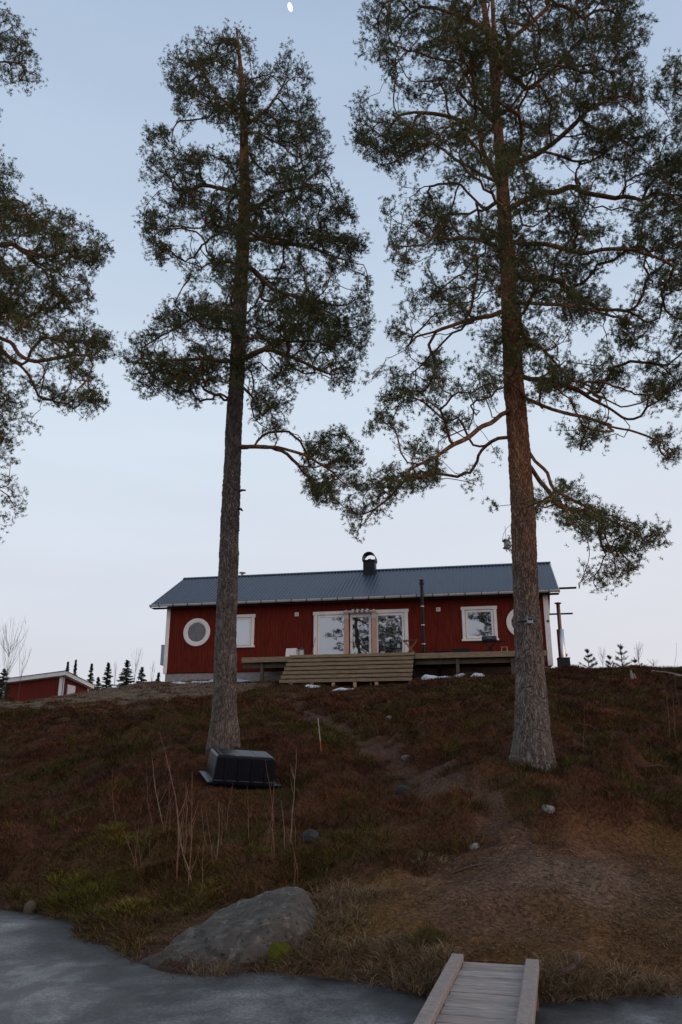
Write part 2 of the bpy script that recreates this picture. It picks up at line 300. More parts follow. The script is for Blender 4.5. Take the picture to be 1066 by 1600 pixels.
# ------------------------------------------------------------------ ground masks (real ground cover, in metres)
def wpoly0(pts): return np.array([zat(0, *p)[:2] for p in pts])
def wpoly(pts): return np.array([G(*p)[:2] for p in pts])
PATH = wpoly([(455, 1082), (462, 1100), (490, 1125), (540, 1150), (590, 1172), (625, 1197), (690, 1230), (750, 1258), (795, 1290), (815, 1330), (810, 1390), (775, 1470)])
def dpath(x, y):
    p = np.stack([x, y], 1); d = np.full(len(p), 1e9)
    for a, b in zip(PATH[:-1], PATH[1:]):
        ab = b-a; t = np.clip(((p-a)@ab)/(ab@ab), 0, 1); d = np.minimum(d, np.hypot(*(p-(a+t[:, None]*ab)).T))
    return d
def inpoly(poly, x, y):
    r = np.zeros(len(x), bool); n = len(poly)
    for i in range(n):
        x1, y1 = poly[i]; x2, y2 = poly[(i+1) % n]
        if y1 == y2: continue
        c = ((y1 > y) != (y2 > y)) & (x < (x2-x1)*(y-y1)/(y2-y1)+x1); r ^= c
    return r
BARE = np.array(list(wpoly([(470, 1440), (500, 1398), (560, 1388), (640, 1378), (715, 1352), (775, 1316), (800, 1295), (850, 1292), (930, 1290), (1066, 1296), (1180, 1296)])) + [np.array([9.5, 8]), np.array([8, 6.5]), np.array([0, 7.5]), np.array([-.5, 8.6])])
GREEN = np.array(list(wpoly([(60, 1425), (110, 1330), (190, 1300), (330, 1330), (420, 1330), (500, 1360), (500, 1392), (430, 1400), (330, 1440), (262, 1500), (215, 1500), (120, 1455)])))
def jit(x, y, a=.5): return x+(vnoise(x, y, 1.6, 21)-.5)*a*2+(vnoise(x, y, 5, 3)-.5)*a*.7, y+(vnoise(x, y, 1.6, 33)-.5)*a*2+(vnoise(x, y, 5, 7)-.5)*a*.7
def masks(x, y):
    jx, jy = jit(x, y); pw = .07+.18*sst(34, 12, y)
    path = 1-sst(pw, pw+.25, dpath(jx, jy)); bare = inpoly(BARE, jx, jy).astype(float); green = inpoly(GREEN, jx, jy).astype(float)
    return path, bare, green
CLEAR = [(*G(374, 1219)[:2], 1.3), (-2.45, 17, .9), (3.25, 14, 1.0), (-1.0, 9.8, 1.5), (-2.0, 9.4, .8)]
def mound(x, y):
    pt, br, gr = masks(x, y); jx, jy = jit(x, y, .5); b_ = (br > .5) | (dpath(jx, jy) < .45)
    m = sst(.36, .74, vnoise(x, y, 1.9, 31))*.30+sst(.35, .7, vnoise(x, y, .8, 35))*.12
    for cx, cy, r_ in CLEAR: m = m*sst(r_*.5, r_, np.hypot(x-cx, y-cy))
    jk = np.zeros(len(x))
    for q in range(8):
        a = q*PI/4; jx2, jy2 = x+.22*math.cos(a), y+.22*math.sin(a); p2 = inpoly(BARE, *jit(jx2, jy2)) | (dpath(*jit(jx2, jy2)) < .4); jk += p2
    return m*(1-jk/8)*sst(.02, .35, H0(x, y))*(1-sst(27, 34, y))
# ------------------------------------------------------------------ ground sheet
def axis(lo, hi, core0, core1, st, grow=1.22):
    a = list(np.arange(core0, core1, st)); d = st; v = core0
    while v > lo: d *= grow; v -= d; a.insert(0, v)
    d = st; v = a[-1]
    while v < hi: d *= grow; v += d; a.append(v)
    return np.array(a)
gx = axis(-1800, 1800, -13, 14, .12); gy = axis(-1800, 1800, 6.4, 42, .12)
XX, YY = np.meshgrid(gx, gy); xf, yf = XX.ravel(), YY.ravel(); zf = Hm(xf, yf)
def gz2(x, y): return float(-.3+19*sst(95, 165, -y)*(.75+.5*vnoise(np.array([x]), np.array([y*.3]), .012, 3)[0]))
kk = (np.abs(xf) < 20) & (yf > 6) & (yf < 40); zf[kk] += mound(xf[kk], yf[kk])*.8
far = yf < -60; zf = np.where(far, -.3+19*sst(95, 165, -yf)*(.75+.5*vnoise(xf, yf*.3, .012, 3)), zf)
pth, bare, green = masks(xf, yf)
n1 = vnoise(xf, yf, .6, 2)[:, None]; n2 = vnoise(xf, yf, 2.2, 4)[:, None]; n3 = vnoise(xf, yf, 8, 6)[:, None]
heath = np.array([.070, .028, .015])*(.6+.8*n3)+np.array([.012, .009, .0])*n1
soil = np.array([.115, .062, .041])*(.7+.6*n3)
litter = np.array([.125, .055, .026])*(.55+.8*n2)*(.8+.4*n3)+np.array([.0, .010, -.004])*n1
gd = G(905, 1372)[:2]; sand = np.exp(-(((xf-gd[0])/1.3)**2+((yf-gd[1])/.6)**2))[:, None]*(.3+.9*n2)
gm = np.array([.15, .105, .080])
col = heath*(1-bare[:, None])+litter*bare[:, None]; col = col*(1-np.clip(sand, 0, .65))+gm*np.clip(sand, 0, .65)
mossm = sst(.55, .75, vnoise(xf, yf, 1.1, 40))[:, None]*bare[:, None]*(1-np.clip(sand*2, 0, 1)); col = col*(1-mossm*.7)+np.array([.085, .045, .012])*mossm*.7
gm2 = green[:, None]*.35; col = col*(1-gm2)+np.array([.055, .038, .012])*gm2
col = col*(1-pth[:, None]*.65)+soil*pth[:, None]*.65
crest = (sst(.45, .7, vnoise(xf, yf, .5, 60))*sst(25, 32, yf)*sst(-2, -5, xf))[:, None]; crest = np.maximum(crest, (sst(29, 33, yf)*sst(-3.5, -6, xf))[:, None]*.9)
col = col*(1-crest)+np.array([.17, .12, .082])*(.7+.5*n3)*crest
wet = (1-sst(.0, .16, zf))[:, None]; col = col*(1-wet*.6)+np.array([.03, .026, .022])*wet*.6
ny, nx = len(gy), len(gx); ii = (np.arange(ny-1)[:, None]*nx+np.arange(nx-1)[None]).ravel()
gmat = mat('heath_ground', (.05, .03, .02), .95, spec=.1, tint=True, var=.6, vscale=22, bump=1.0, bscale=45, detail=9)
tag(npmesh('ground', np.stack([xf, yf, zf], 1), np.stack([ii, ii+1, ii+nx+1, ii+nx], 1), gmat, smooth=True, col=np.clip(col, .004, 1)), kind='structure')
# ------------------------------------------------------------------ ice
def ice_mat():
    m = bpy.data.materials.new('lake_ice'); m.use_nodes = True; t = m.node_tree; b = t.nodes['Principled BSDF']; L = t.links.new
    g = N(t, 'ShaderNodeNewGeometry'); mp = N(t, 'ShaderNodeMapping'); mp.inputs['Scale'].default_value = (.75, .42, 1); mp.inputs['Rotation'].default_value = (0, 0, .3); L(g.outputs['Position'], mp.inputs[0])
    n = N(t, 'ShaderNodeTexNoise'); n.inputs['Scale'].default_value = 1.1; n.inputs['Detail'].default_value = 9; n.inputs['Roughness'].default_value = .68; n.inputs['Distortion'].default_value = .8; L(mp.outputs[0], n.inputs['Vector'])
    cr = N(t, 'ShaderNodeValToRGB'); L(n.outputs[0], cr.inputs[0]); e = cr.color_ramp.elements
    e[0].position = .40; e[0].color = (.045, .043, .042, 1); e[1].position = .62; e[1].color = (.26, .262, .265, 1); q = e.new(.50); q.color = (.13, .13, .13, 1)
    mp2 = N(t, 'ShaderNodeMapping'); mp2.inputs['Scale'].default_value = (.5, .45, 1); mp2.inputs['Rotation'].default_value = (0, 0, -.35); L(g.outputs['Position'], mp2.inputs[0])
    n2 = N(t, 'ShaderNodeTexNoise'); n2.inputs['Scale'].default_value = 5; n2.inputs['Detail'].default_value = 7; L(mp2.outputs[0], n2.inputs['Vector'])
    r2 = N(t, 'ShaderNodeMapRange'); r2.inputs[1].default_value = .52; r2.inputs[2].default_value = .68; r2.inputs[4].default_value = .55; L(n2.outputs[0], r2.inputs[0])
    mx = N(t, 'ShaderNodeMixRGB'); mx.inputs[2].default_value = (.27, .28, .30, 1); L(r2.outputs[0], mx.inputs[0]); L(cr.outputs[0], mx.inputs[1]); L(mx.outputs[0], b.inputs['Base Color'])
    vr = N(t, 'ShaderNodeTexVoronoi', feature='DISTANCE_TO_EDGE'); vr.inputs['Scale'].default_value = 1.1; dn = N(t, 'ShaderNodeMixRGB'); dn.inputs[0].default_value = .35; nn = N(t, 'ShaderNodeTexNoise'); nn.inputs['Scale'].default_value = 1.7; nn.inputs['Detail'].default_value = 6
    L(g.outputs['Position'], nn.inputs['Vector']); L(g.outputs['Position'], dn.inputs[1]); L(nn.outputs['Color'], dn.inputs[2]); L(dn.outputs[0], vr.inputs['Vector'])
    cr3 = N(t, 'ShaderNodeMapRange'); cr3.inputs[1].default_value = .004; cr3.inputs[2].default_value = .012; cr3.inputs[3].default_value = .10; cr3.inputs[4].default_value = 0; L(vr.outputs[0], cr3.inputs[0])
    sn_ = N(t, 'ShaderNodeTexNoise'); sn_.inputs['Scale'].default_value = 38; sn_.inputs['Detail'].default_value = 5; L(g.outputs['Position'], sn_.inputs['Vector'])
    sm_ = N(t, 'ShaderNodeMapRange'); sm_.inputs[1].default_value = .3; sm_.inputs[2].default_value = .7; sm_.inputs[3].default_value = .62; sm_.inputs[4].default_value = 1.38; L(sn_.outputs[0], sm_.inputs[0])
    mm_ = N(t, 'ShaderNodeMixRGB'); mm_.inputs[2].default_value = (.30, .31, .32, 1); L(cr3.outputs[0], mm_.inputs[0]); L(mx.outputs[0], mm_.inputs[1])
    ms_ = N(t, 'ShaderNodeVectorMath', operation='SCALE'); L(mm_.outputs[0], ms_.inputs[0]); L(sm_.outputs[0], ms_.inputs['Scale']); fa = N(t, 'ShaderNodeAttribute', attribute_name='tint'); fx = N(t, 'ShaderNodeVectorMath', operation='MULTIPLY'); L(ms_.outputs[0], fx.inputs[0]); L(fa.outputs['Color'], fx.inputs[1]); L(fx.outputs[0], b.inputs['Base Color'])
    rr = N(t, 'ShaderNodeMapRange'); rr.inputs[1].default_value = .35; rr.inputs[2].default_value = .65; rr.inputs[3].default_value = .30; rr.inputs[4].default_value = .85; L(n.outputs[0], rr.inputs[0]); L(rr.outputs[0], b.inputs['Roughness'])
    b.inputs['IOR'].default_value = 1.31; b.inputs['Specular IOR Level'].default_value = .35
    n3 = N(t, 'ShaderNodeTexNoise'); n3.inputs['Scale'].default_value = 6; n3.inputs['Detail'].default_value = 6; L(g.outputs['Position'], n3.inputs['Vector'])
    bp = N(t, 'ShaderNodeBump'); bp.inputs['Strength'].default_value = .35; bp.inputs['Distance'].default_value = .03; L(n3.outputs[0], bp.inputs['Height']); L(bp.outputs[0], b.inputs['Normal'])
    return m
ix = axis(-400, 400, -9, 9, .12, 1.4); iy = axis(-170, 60, 3, 14, .12, 1.5); IX, IY = np.meshgrid(ix, iy); a_, b_ = IX.ravel(), IY.ravel()
k = np.hypot(a_, b_-8) < 14; iz = np.where(k, (vnoise(a_, b_, .8, 3)-.5)*.025+(vnoise(a_, b_, 3, 8)-.5)*.008, 0)
nx = len(ix); ii = (np.arange(len(iy)-1)[:, None]*nx+np.arange(nx-1)[None]).ravel()
fr = .42+.62*sst(-.06, -.38, H0(a_, b_)+(vnoise(a_, b_, 1.3, 50)-.5)*.30)+.15*sst(-1, -5, a_)-.38*sst(.58, .74, vnoise(a_, b_, 1.1, 71))+(vnoise(a_, b_, 4, 13)-.5)*.22; fr = np.clip(fr, .3, 1.2)
tag(npmesh('water_ice', np.stack([a_, b_, iz], 1), np.stack([ii, ii+1, ii+nx+1, ii+nx], 1), ice_mat(), smooth=True, col=np.stack([fr*1.04, fr*.98, fr*.92], 1)), kind='structure')

# ------------------------------------------------------------------ pines
def tubes(chains):                     # chains: list of (pts(n,3), rad(n,), sides)
    Vs, Q, k0 = [], [], 0
    for P, r, k in chains:
        n = len(P)
        T = np.gradient(P, axis=0) if n > 1 else P
        T = T/np.maximum(np.linalg.norm(T, axis=1, keepdims=True), 1e-9)
        ref = np.array([.31, .22, .92]) if abs(T[0, 2]) < .8 else np.array([1., .1, 0])
        Uv = np.cross(T, ref); Uv /= np.maximum(np.linalg.norm(Uv, axis=1, keepdims=True), 1e-9); Wv = np.cross(T, Uv)
        th = np.arange(k)*2*PI/k
        V = P[:, None]+(Uv[:, None]*np.cos(th)[None, :, None]+Wv[:, None]*np.sin(th)[None, :, None])*r[:, None, None]
        Vs.append(V.reshape(-1, 3)); i = (np.arange(n-1)[:, None]*k); j = np.arange(k)[None]; j1 = (j+1) % k
        Q.append(np.stack([i+j, i+j1, i+k+j1, i+k+j], -1).reshape(-1, 4)+k0); k0 += n*k
    return np.concatenate(Vs), np.concatenate(Q)
def needles(tips, dirs, per=22, L=.062, W=.0055, shoot=.085):
    n = len(tips); V = []
    d = dirs/np.linalg.norm(dirs, axis=1, keepdims=True)
    ref = rng.normal(size=(n, 3)); u = np.cross(d, ref); u /= np.linalg.norm(u, axis=1, keepdims=True); v = np.cross(d, u)
    th = rng.random((n, per))*2*PI; s = rng.random((n, per)); ca = .05+.85*rng.random((n, per)); sa = np.sqrt(1-ca**2)
    base = tips[:, None]-d[:, None]*(shoot*(1-s))[..., None]
    rad = u[:, None]*np.cos(th)[..., None]+v[:, None]*np.sin(th)[..., None]
    nd = d[:, None]*ca[..., None]+rad*sa[..., None]; Ln = L*(.75+.5*rng.random((n, per, 1)))
    sd = np.cross(nd, rng.normal(size=nd.shape)); sd /= np.linalg.norm(sd, axis=-1, keepdims=True)
    a = base-sd*W/2; b = base+sd*W/2; c = base+nd*Ln
    V = np.stack([a, b, c], 2).reshape(-1, 3)
    return V, np.arange(len(V)).reshape(-1, 3)
def bark_tube(P, r, k, amp):           # trunk with real plates and furrows
    z = np.arange(P[0, 2], P[-1, 2], .035); z = np.r_[z[z < P[0, 2]+8.5], np.arange(P[0, 2]+8.5, P[-1, 2], .12), P[-1, 2]]
    X = np.interp(z, P[:, 2], P[:, 0]); Y = np.interp(z, P[:, 2], P[:, 1]); rr = np.interp(z, P[:, 2], r)
    V = np.zeros((len(z), k, 3))
    for i in range(len(z)):
        for j in range(k):
            t = 2*PI*j/k; cx, sx = math.cos(t), math.sin(t)
            q = Vector((cx*rr[i]*1.0+X[0], sx*rr[i]+Y[0], z[i]))
            wv = noise.noise_vector(q*5)*.05
            d = noise.voronoi(Vector((q.x*22, q.y*22, q.z*6))+wv*22)[0]
            e_ = min(1, (d[1]-d[0])*2.2)
            a = rr[i]+amp*(e_-.6)*(.3+.7*min(1, rr[i]/.2))+.02*noise.noise(q*2.2)*min(1, rr[i]/.15)
            h = z[i]-P[0, 2]
            if h < 1.3: a += (1.3-h)**2*.062*(.45+.9*max(0, math.sin(t*5+1.2))+.35*math.sin(t*3))*rr[0]/.3
            V[i, j] = (X[i]+cx*a, Y[i]+sx*a, z[i])
    n = len(z); i = (np.arange(n-1)[:, None]*k); j = np.arange(k)[None]; j1 = (j+1) % k
    return V.reshape(-1, 3), np.stack([i+j, i+j1, i+k+j1, i+k+j], -1).reshape(-1, 4)
def px_inpoly(polys, x, y):
    r = np.zeros(len(x), bool)
    for p in polys: r |= inpoly(np.array(p, float), x, y)
    return r
def pine(label, tr, Yt, regions, holes, limbs, z_or, npad, tips_per, pad_r=(.38, .62), seed=1, spacing=.30, needle=20, group=None, zlim=None, gapv=.30, k=56, amp=.016, rise=.0, minh=None, stubs=(), leader=None):
    """tr: trunk as (px, py, width px); regions: crown outlines in the same units, spread round the trunk as a volume"""
    rs = np.random.default_rng(seed)
    tp = np.array([at(p[0], p[1], Yt) for p in tr]); dist = np.linalg.norm(tp-np.array([0, 0, CZ]), axis=1)
    zc = np.array([p[2] for p in tr]); rad = zc/2/F*np.array([np.dot(q-np.array([0, 0, CZ]), [0, cT, sT]) for q in tp])
    gb = gz(tp[0, 0], tp[0, 1])-.12; tp = np.vstack([[tp[0, 0], tp[0, 1], min(gb, tp[0, 2]-.05)], tp]); rad = np.r_[rad[0], rad]
    root = thing('pine_tree', (tp[0, 0], tp[0, 1], gb+.12), label, 'tree', group)
    bm_ = bark_mat('pine_bark', *z_or)
    V, Q = bark_tube(tp, rad, k, amp); tr_o = npmesh('trunk', V, Q, bm_, root, True, smooth=True)
    cap = 90000; pos = np.zeros((cap, 3)); par = np.full(cap, -1); plen = np.zeros(cap); istr = np.zeros(cap, bool); dirv = np.zeros((cap, 3)); n = 0
    zt = np.arange(tp[0, 2]+(minh or 5.0), tp[-1, 2], .12)
    for z in zt:
        pos[n] = (np.interp(z, tp[:, 2], tp[:, 0]), Yt, z); istr[n] = True; dirv[n] = (0, 0, 1); n += 1
    pos[:n, 1] = np.interp(zt, tp[:, 2], tp[:, 1]); ntr = n
    def addpath(pa, pts, cost=1.0):
        nonlocal n
        for p in pts:
            pos[n] = p; par[n] = pa; d = p-pos[pa]; l = np.linalg.norm(d)
            plen[n] = (0 if istr[pa] else plen[pa])+l*cost; dirv[n] = d/max(l, 1e-6); pa = n; n += 1
        return pa
    zl = at(800, zlim, Yt)[2] if zlim else 0
    for lb in limbs:
        pts = [at(x, y, Y) for x, y, Y in lb]
        fine = []
        P = np.array(pts); s = np.r_[0, np.cumsum(np.linalg.norm(np.diff(P, axis=0), axis=1))]; ss = np.arange(0, s[-1], .14)
        sm = np.stack([np.interp(ss, s, P[:, i]) for i in range(3)], 1)
        for _ in range(2): sm[1:-1] = (sm[:-2]+2*sm[1:-1]+sm[2:])/4
        wob = np.stack([np.interp(ss, np.arange(0, s[-1]+.5, .4), rs.normal(0, .035, len(np.arange(0, s[-1]+.5, .4)))) for _ in range(3)], 1); wob[0] = 0
        sm = sm+wob; k0 = int(np.argmin(np.linalg.norm(pos[:n]-sm[0], axis=1))); addpath(k0, sm[1:], .45)
    # pads of foliage through the crown's volume
    allp = [np.array(r, float) for r in regions]; bb = np.concatenate(allp); x0, y0 = bb.min(0); x1, y1 = bb.max(0)
    pads = []; prad = []; tries = 0
    trx = np.array([p[0] for p in tr], float)[::-1]; tryy = np.array([p[1] for p in tr], float)[::-1]
    while len(pads) < npad and tries < npad*40:
        tries += 1; x = rs.uniform(x0, x1); y = rs.uniform(y0, y1)
        xs, ys = np.array([x]), np.array([y])
        if not px_inpoly(allp, xs, ys)[0] or any(((x-h[0])/h[2])**2+((y-h[1])/h[3])**2 < 1 for h in holes): continue
        if vnoise([x], [y*2.4], .016, seed*3.1)[0] < gapv and y > 130: continue
        ok = 0; th8 = np.arange(8)*PI/4
        for q in (34, 24, 15, 8):
            if px_inpoly(allp, x+np.cos(th8)*q, y+np.sin(th8)*q*.6).all() and not any((((x-h[0])/(h[2]+q*.8))**2+((y-h[1])/(h[3]+q*.4))**2 < 1) for h in holes): ok = q; break
        if not ok: continue
        tx = np.interp(y, tryy, trx); row = np.arange(x0, x1, 6); ins = px_inpoly(allp, row, np.full(len(row), y)); hw = max(np.abs(row[ins]-tx).max() if ins.any() else 60, 60)
        mpp = Yt*1.12/F; hw = min(hw, 260)*mpp; dx = (x-tx)*mpp; dep = math.sqrt(max(hw*hw-dx*dx, .15))*.8
        p = at(x, y, Yt+rs.uniform(-dep, dep))
        if p[2] < gz(p[0], p[1])+2: continue
        if len(pads) and np.min(np.linalg.norm((np.array(pads)-p)*np.array([1, 1, 1.5]), axis=1)) < spacing: continue
        pads.append(p); prad.append(ok*mpp*1.15)
    pads = np.array(pads); ax = np.interp(pads[:, 2], tp[:, 2], tp[:, 0]); rr_ = np.hypot(pads[:, 0]-ax, pads[:, 1]-Yt)
    def connect(p, a_path, trpen, jitter, cost=1.0):
        nonlocal n
        q = pos[:n]; dv = p-q; dd = np.linalg.norm(dv, axis=1); c = dd+a_path*plen[:n]
        rad_d = math.hypot(p[0]-np.interp(p[2], tp[:, 2], tp[:, 0]), p[1]-Yt)
        c[:ntr] += trpen+.9*np.abs(p[2]-q[:ntr, 2]-rise*rad_d-.12*rad_d)
        back = -(dv*dirv[:n]).sum(1)/np.maximum(dd, 1e-6); c[ntr:] += np.clip(back[ntr:], 0, 1)*dd[ntr:]*.8
        if zlim: c[:ntr][q[:ntr, 2] < zl] += 50
        a = int(np.argmin(c)); l = dd[a]; m = max(1, int(round(l/.16)))
        t = (np.arange(1, m+1)/m)[:, None]; od = dirv[a].copy()
        if a < ntr: h = (p-pos[a]); h[2] = .35*np.linalg.norm(h[:2]); od = h/np.linalg.norm(h)
        ctrl = pos[a]+od*l*.45; pts = (1-t)**2*pos[a]+2*t*(1-t)*ctrl+t*t*p
        jn = rs.normal(0, jitter, (m, 3)); jn[-1] = 0; return addpath(a, pts+jn*min(1, l*2), cost)
    for i in np.argsort(rr_): connect(pads[i], .34, .28, .03, .85)
    T, D = [], []
    for p, pr_ in zip(pads, prad):
        a, b, c = min(pr_, rs.uniform(*pad_r)), rs.uniform(*pad_r), rs.uniform(.13, .22); m = max(3, int(tips_per*rs.uniform(.7, 1.3)*(a*b/(.5*.5))**.8))
        g = rs.normal(size=(m, 3)); g /= np.linalg.norm(g, axis=1, keepdims=True); g *= (rs.random((m, 1))**.45)
        T.append(p+g*np.array([a, b, c])+np.array([0, 0, .06]))
    T = np.concatenate(T); ax = np.interp(T[:, 2], tp[:, 2], tp[:, 0]); o = np.argsort(np.hypot(T[:, 0]-ax, T[:, 1]-Yt)); T = T[o]
    tipid = []
    for p in T: tipid.append(connect(p, .12, 1.6, .018))
    tipid = np.array(tipid)
    leaf = np.zeros(n); leaf[tipid] = 1
    for i in range(n-1, ntr-1, -1):
        if par[i] >= 0: leaf[par[i]] += leaf[i]
    leaf = np.maximum(leaf, 1); r = .0042*leaf**(1/2.35); r = np.minimum(r, .085)
    rootid = np.full(n, -1); mainch = np.full(n, -1)
    for i in range(ntr, n):
        rootid[i] = i if par[i] < ntr else rootid[par[i]]
        pa = par[i]
        if pa >= ntr and (mainch[pa] < 0 or leaf[i] > leaf[mainch[pa]]): mainch[pa] = i
    ch = {}
    for i in range(ntr, n):
        if par[i] >= ntr and mainch[par[i]] == i: continue
        c = [par[i], i]
        while mainch[c[-1]] >= 0: c.append(mainch[c[-1]])
        rr = r[c].copy(); rr[0] = rr[1]*1.15; k_ = 3 if rr[1] < .009 else (5 if rr[1] < .022 else 9)
        ch.setdefault(rootid[i], []).append((pos[c], rr, k_))
    big = sorted(ch, key=lambda q: -leaf[q]); rest = []
    for q in big:
        if big.index(q) < 98: V, Q = tubes(ch[q]); npmesh('limb', V, Q, LIMB, root, True, smooth=True)
        else: rest += ch[q]
    if rest: V, Q = tubes(rest); npmesh('small_branches', V, Q, LIMB, root, True, smooth=True)
    tips = pos[tipid]; dd = dirv[tipid]+rs.normal(0, .45, (len(tipid), 3))+np.array([0, 0, .45])
    AT, AD = [tips], [dd]
    for q in range(5): AT.append(tips+rs.normal(0, .066, tips.shape)); AD.append(dirv[tipid]+rs.normal(0, .7, (len(tipid), 3))+np.array([0, 0, .3]))
    V, Q = needles(np.vstack(AT), np.vstack(AD), needle, L=.056, W=.0078); npmesh('crown', V, Q, M['needle'], root, True)
    for (x, y, x2, y2) in stubs:
        MB().tube([at(x, y, Yt-.05), at((x+x2)/2, (y+y2)/2-1, Yt-.12), at(x2, y2, Yt-.15)], [.035, .028, .018], 7).build('broken_stub', bm_, root, True, smooth=True)
    if leader:
        MB().tube([at(x, y, Yt) for x, y in leader], [.075, .065, .05, .04][:len(leader)], 10).build('side_leader', bm_, root, True, smooth=True)
    pass
    return root
LIMB = bark_mat('limb_bark', -8, -6)
T1reg = [[(293, 33), (318, 45), (340, 62), (352, 30), (372, 25), (385, 50), (402, 72), (425, 105), (440, 78), (462, 76), (478, 100), (498, 120), (497, 170), (520, 198), (534, 240), (528, 282), (556, 300), (562, 340), (582, 380), (590, 460), (592, 500), (572, 560), (560, 600), (540, 640), (520, 600), (490, 590), (458, 655), (440, 690), (405, 690), (382, 640), (384, 600), (350, 610), (318, 650), (290, 640), (262, 625), (215, 632), (188, 572), (192, 548), (225, 505), (252, 478), (286, 470), (290, 440), (262, 452), (300, 405), (270, 412), (215, 412), (210, 320), (222, 240), (220, 196), (268, 205), (270, 165), (248, 130), (250, 95), (285, 75)]]
pine('tall pine left of the steps with one lone branch low on its right',
     [(347, 1168, 42), (349, 1140, 41), (351, 1100, 38), (352.5, 1000, 34), (355, 950, 32), (360, 800, 29), (364, 700, 26), (369.5, 600, 24), (375, 480, 22), (383, 300, 17), (380, 150, 10), (370, 45, 3)], 17.0,
     T1reg + [[(468, 680), (500, 660), (550, 670), (574, 712), (568, 770), (525, 795), (476, 784), (466, 740)]],
     [(318, 195, 22, 9), (335, 290, 15, 8), (300, 372, 26, 7), (320, 455, 26, 18), (350, 540, 18, 12), (470, 640, 14, 26), (420, 560, 16, 8), (495, 405, 20, 8), (545, 440, 12, 16), (410, 95, 12, 14)],
     [[(380, 698, 17), (400, 697, 16.6), (440, 703, 16.2), (480, 711, 15.9), (512, 728, 15.8), (530, 750, 15.8)],
      [(372, 565, 17), (330, 562, 16.7), (290, 560, 16.3), (240, 572, 16)], [(374, 490, 17), (340, 485, 17.3), (300, 497, 17.5), (272, 515, 17.8), (230, 540, 18)],
      [(380, 410, 17), (430, 455, 16.6), (480, 470, 16.2), (530, 500, 16)], [(381, 375, 17), (440, 380, 16.8), (500, 395, 16.4), (560, 410, 16.2)],
      [(378, 560, 17), (420, 545, 16.5), (470, 560, 16.1), (520, 590, 15.9)], [(376, 605, 17), (395, 620, 16.7), (402, 645, 16.5), (420, 665, 16.4)],
      [(383, 300, 17), (330, 290, 17.2), (270, 300, 17.4)], [(383, 330, 17), (440, 300, 16.8), (500, 285, 16.5)], [(380, 200, 17), (430, 160, 17), (455, 110, 17)], [(380, 190, 17), (330, 140, 17), (300, 70, 17)]],
     (11, 16), 600, 15, seed=3, zlim=640, gapv=.20, spacing=.36, stubs=[(372, 768, 384, 766), (366, 830, 374, 829), (374, 795, 379, 798)], minh=6.3)
T2reg = [[(575, -140), (562, 20), (552, 60), (568, 100), (598, 118), (612, 150), (560, 150), (540, 185), (530, 210), (548, 225), (575, 262), (582, 300), (590, 340), (592, 372), (600, 400), (625, 440), (612, 500), (575, 540), (560, 590), (555, 610), (590, 625), (585, 650), (548, 672), (600, 690), (640, 700), (700, 690), (760, 650), (790, 600), (815, 600), (830, 660), (880, 690), (930, 745), (960, 690), (940, 640), (1000, 600), (1010, 700), (1066, 735), (1130, 700), (1130, 200), (1066, 190), (1020, 205), (1005, 180), (1025, 150), (1012, 100), (1026, 55), (1010, 0), (990, -140)],
         [(505, 800), (550, 755), (600, 730), (650, 690), (705, 700), (685, 770), (645, 802), (600, 835), (560, 850)], [(722, 745), (735, 700), (775, 690), (795, 740), (790, 800), (760, 800)],
         [(828, 800), (845, 755), (900, 750), (930, 790), (965, 800), (990, 812), (1060, 842), (1056, 880), (1005, 890), (1025, 925), (960, 925), (900, 940), (888, 915), (935, 870), (900, 845), (850, 825)],
         [(752, 878), (764, 826), (805, 820), (808, 878), (785, 895)]]
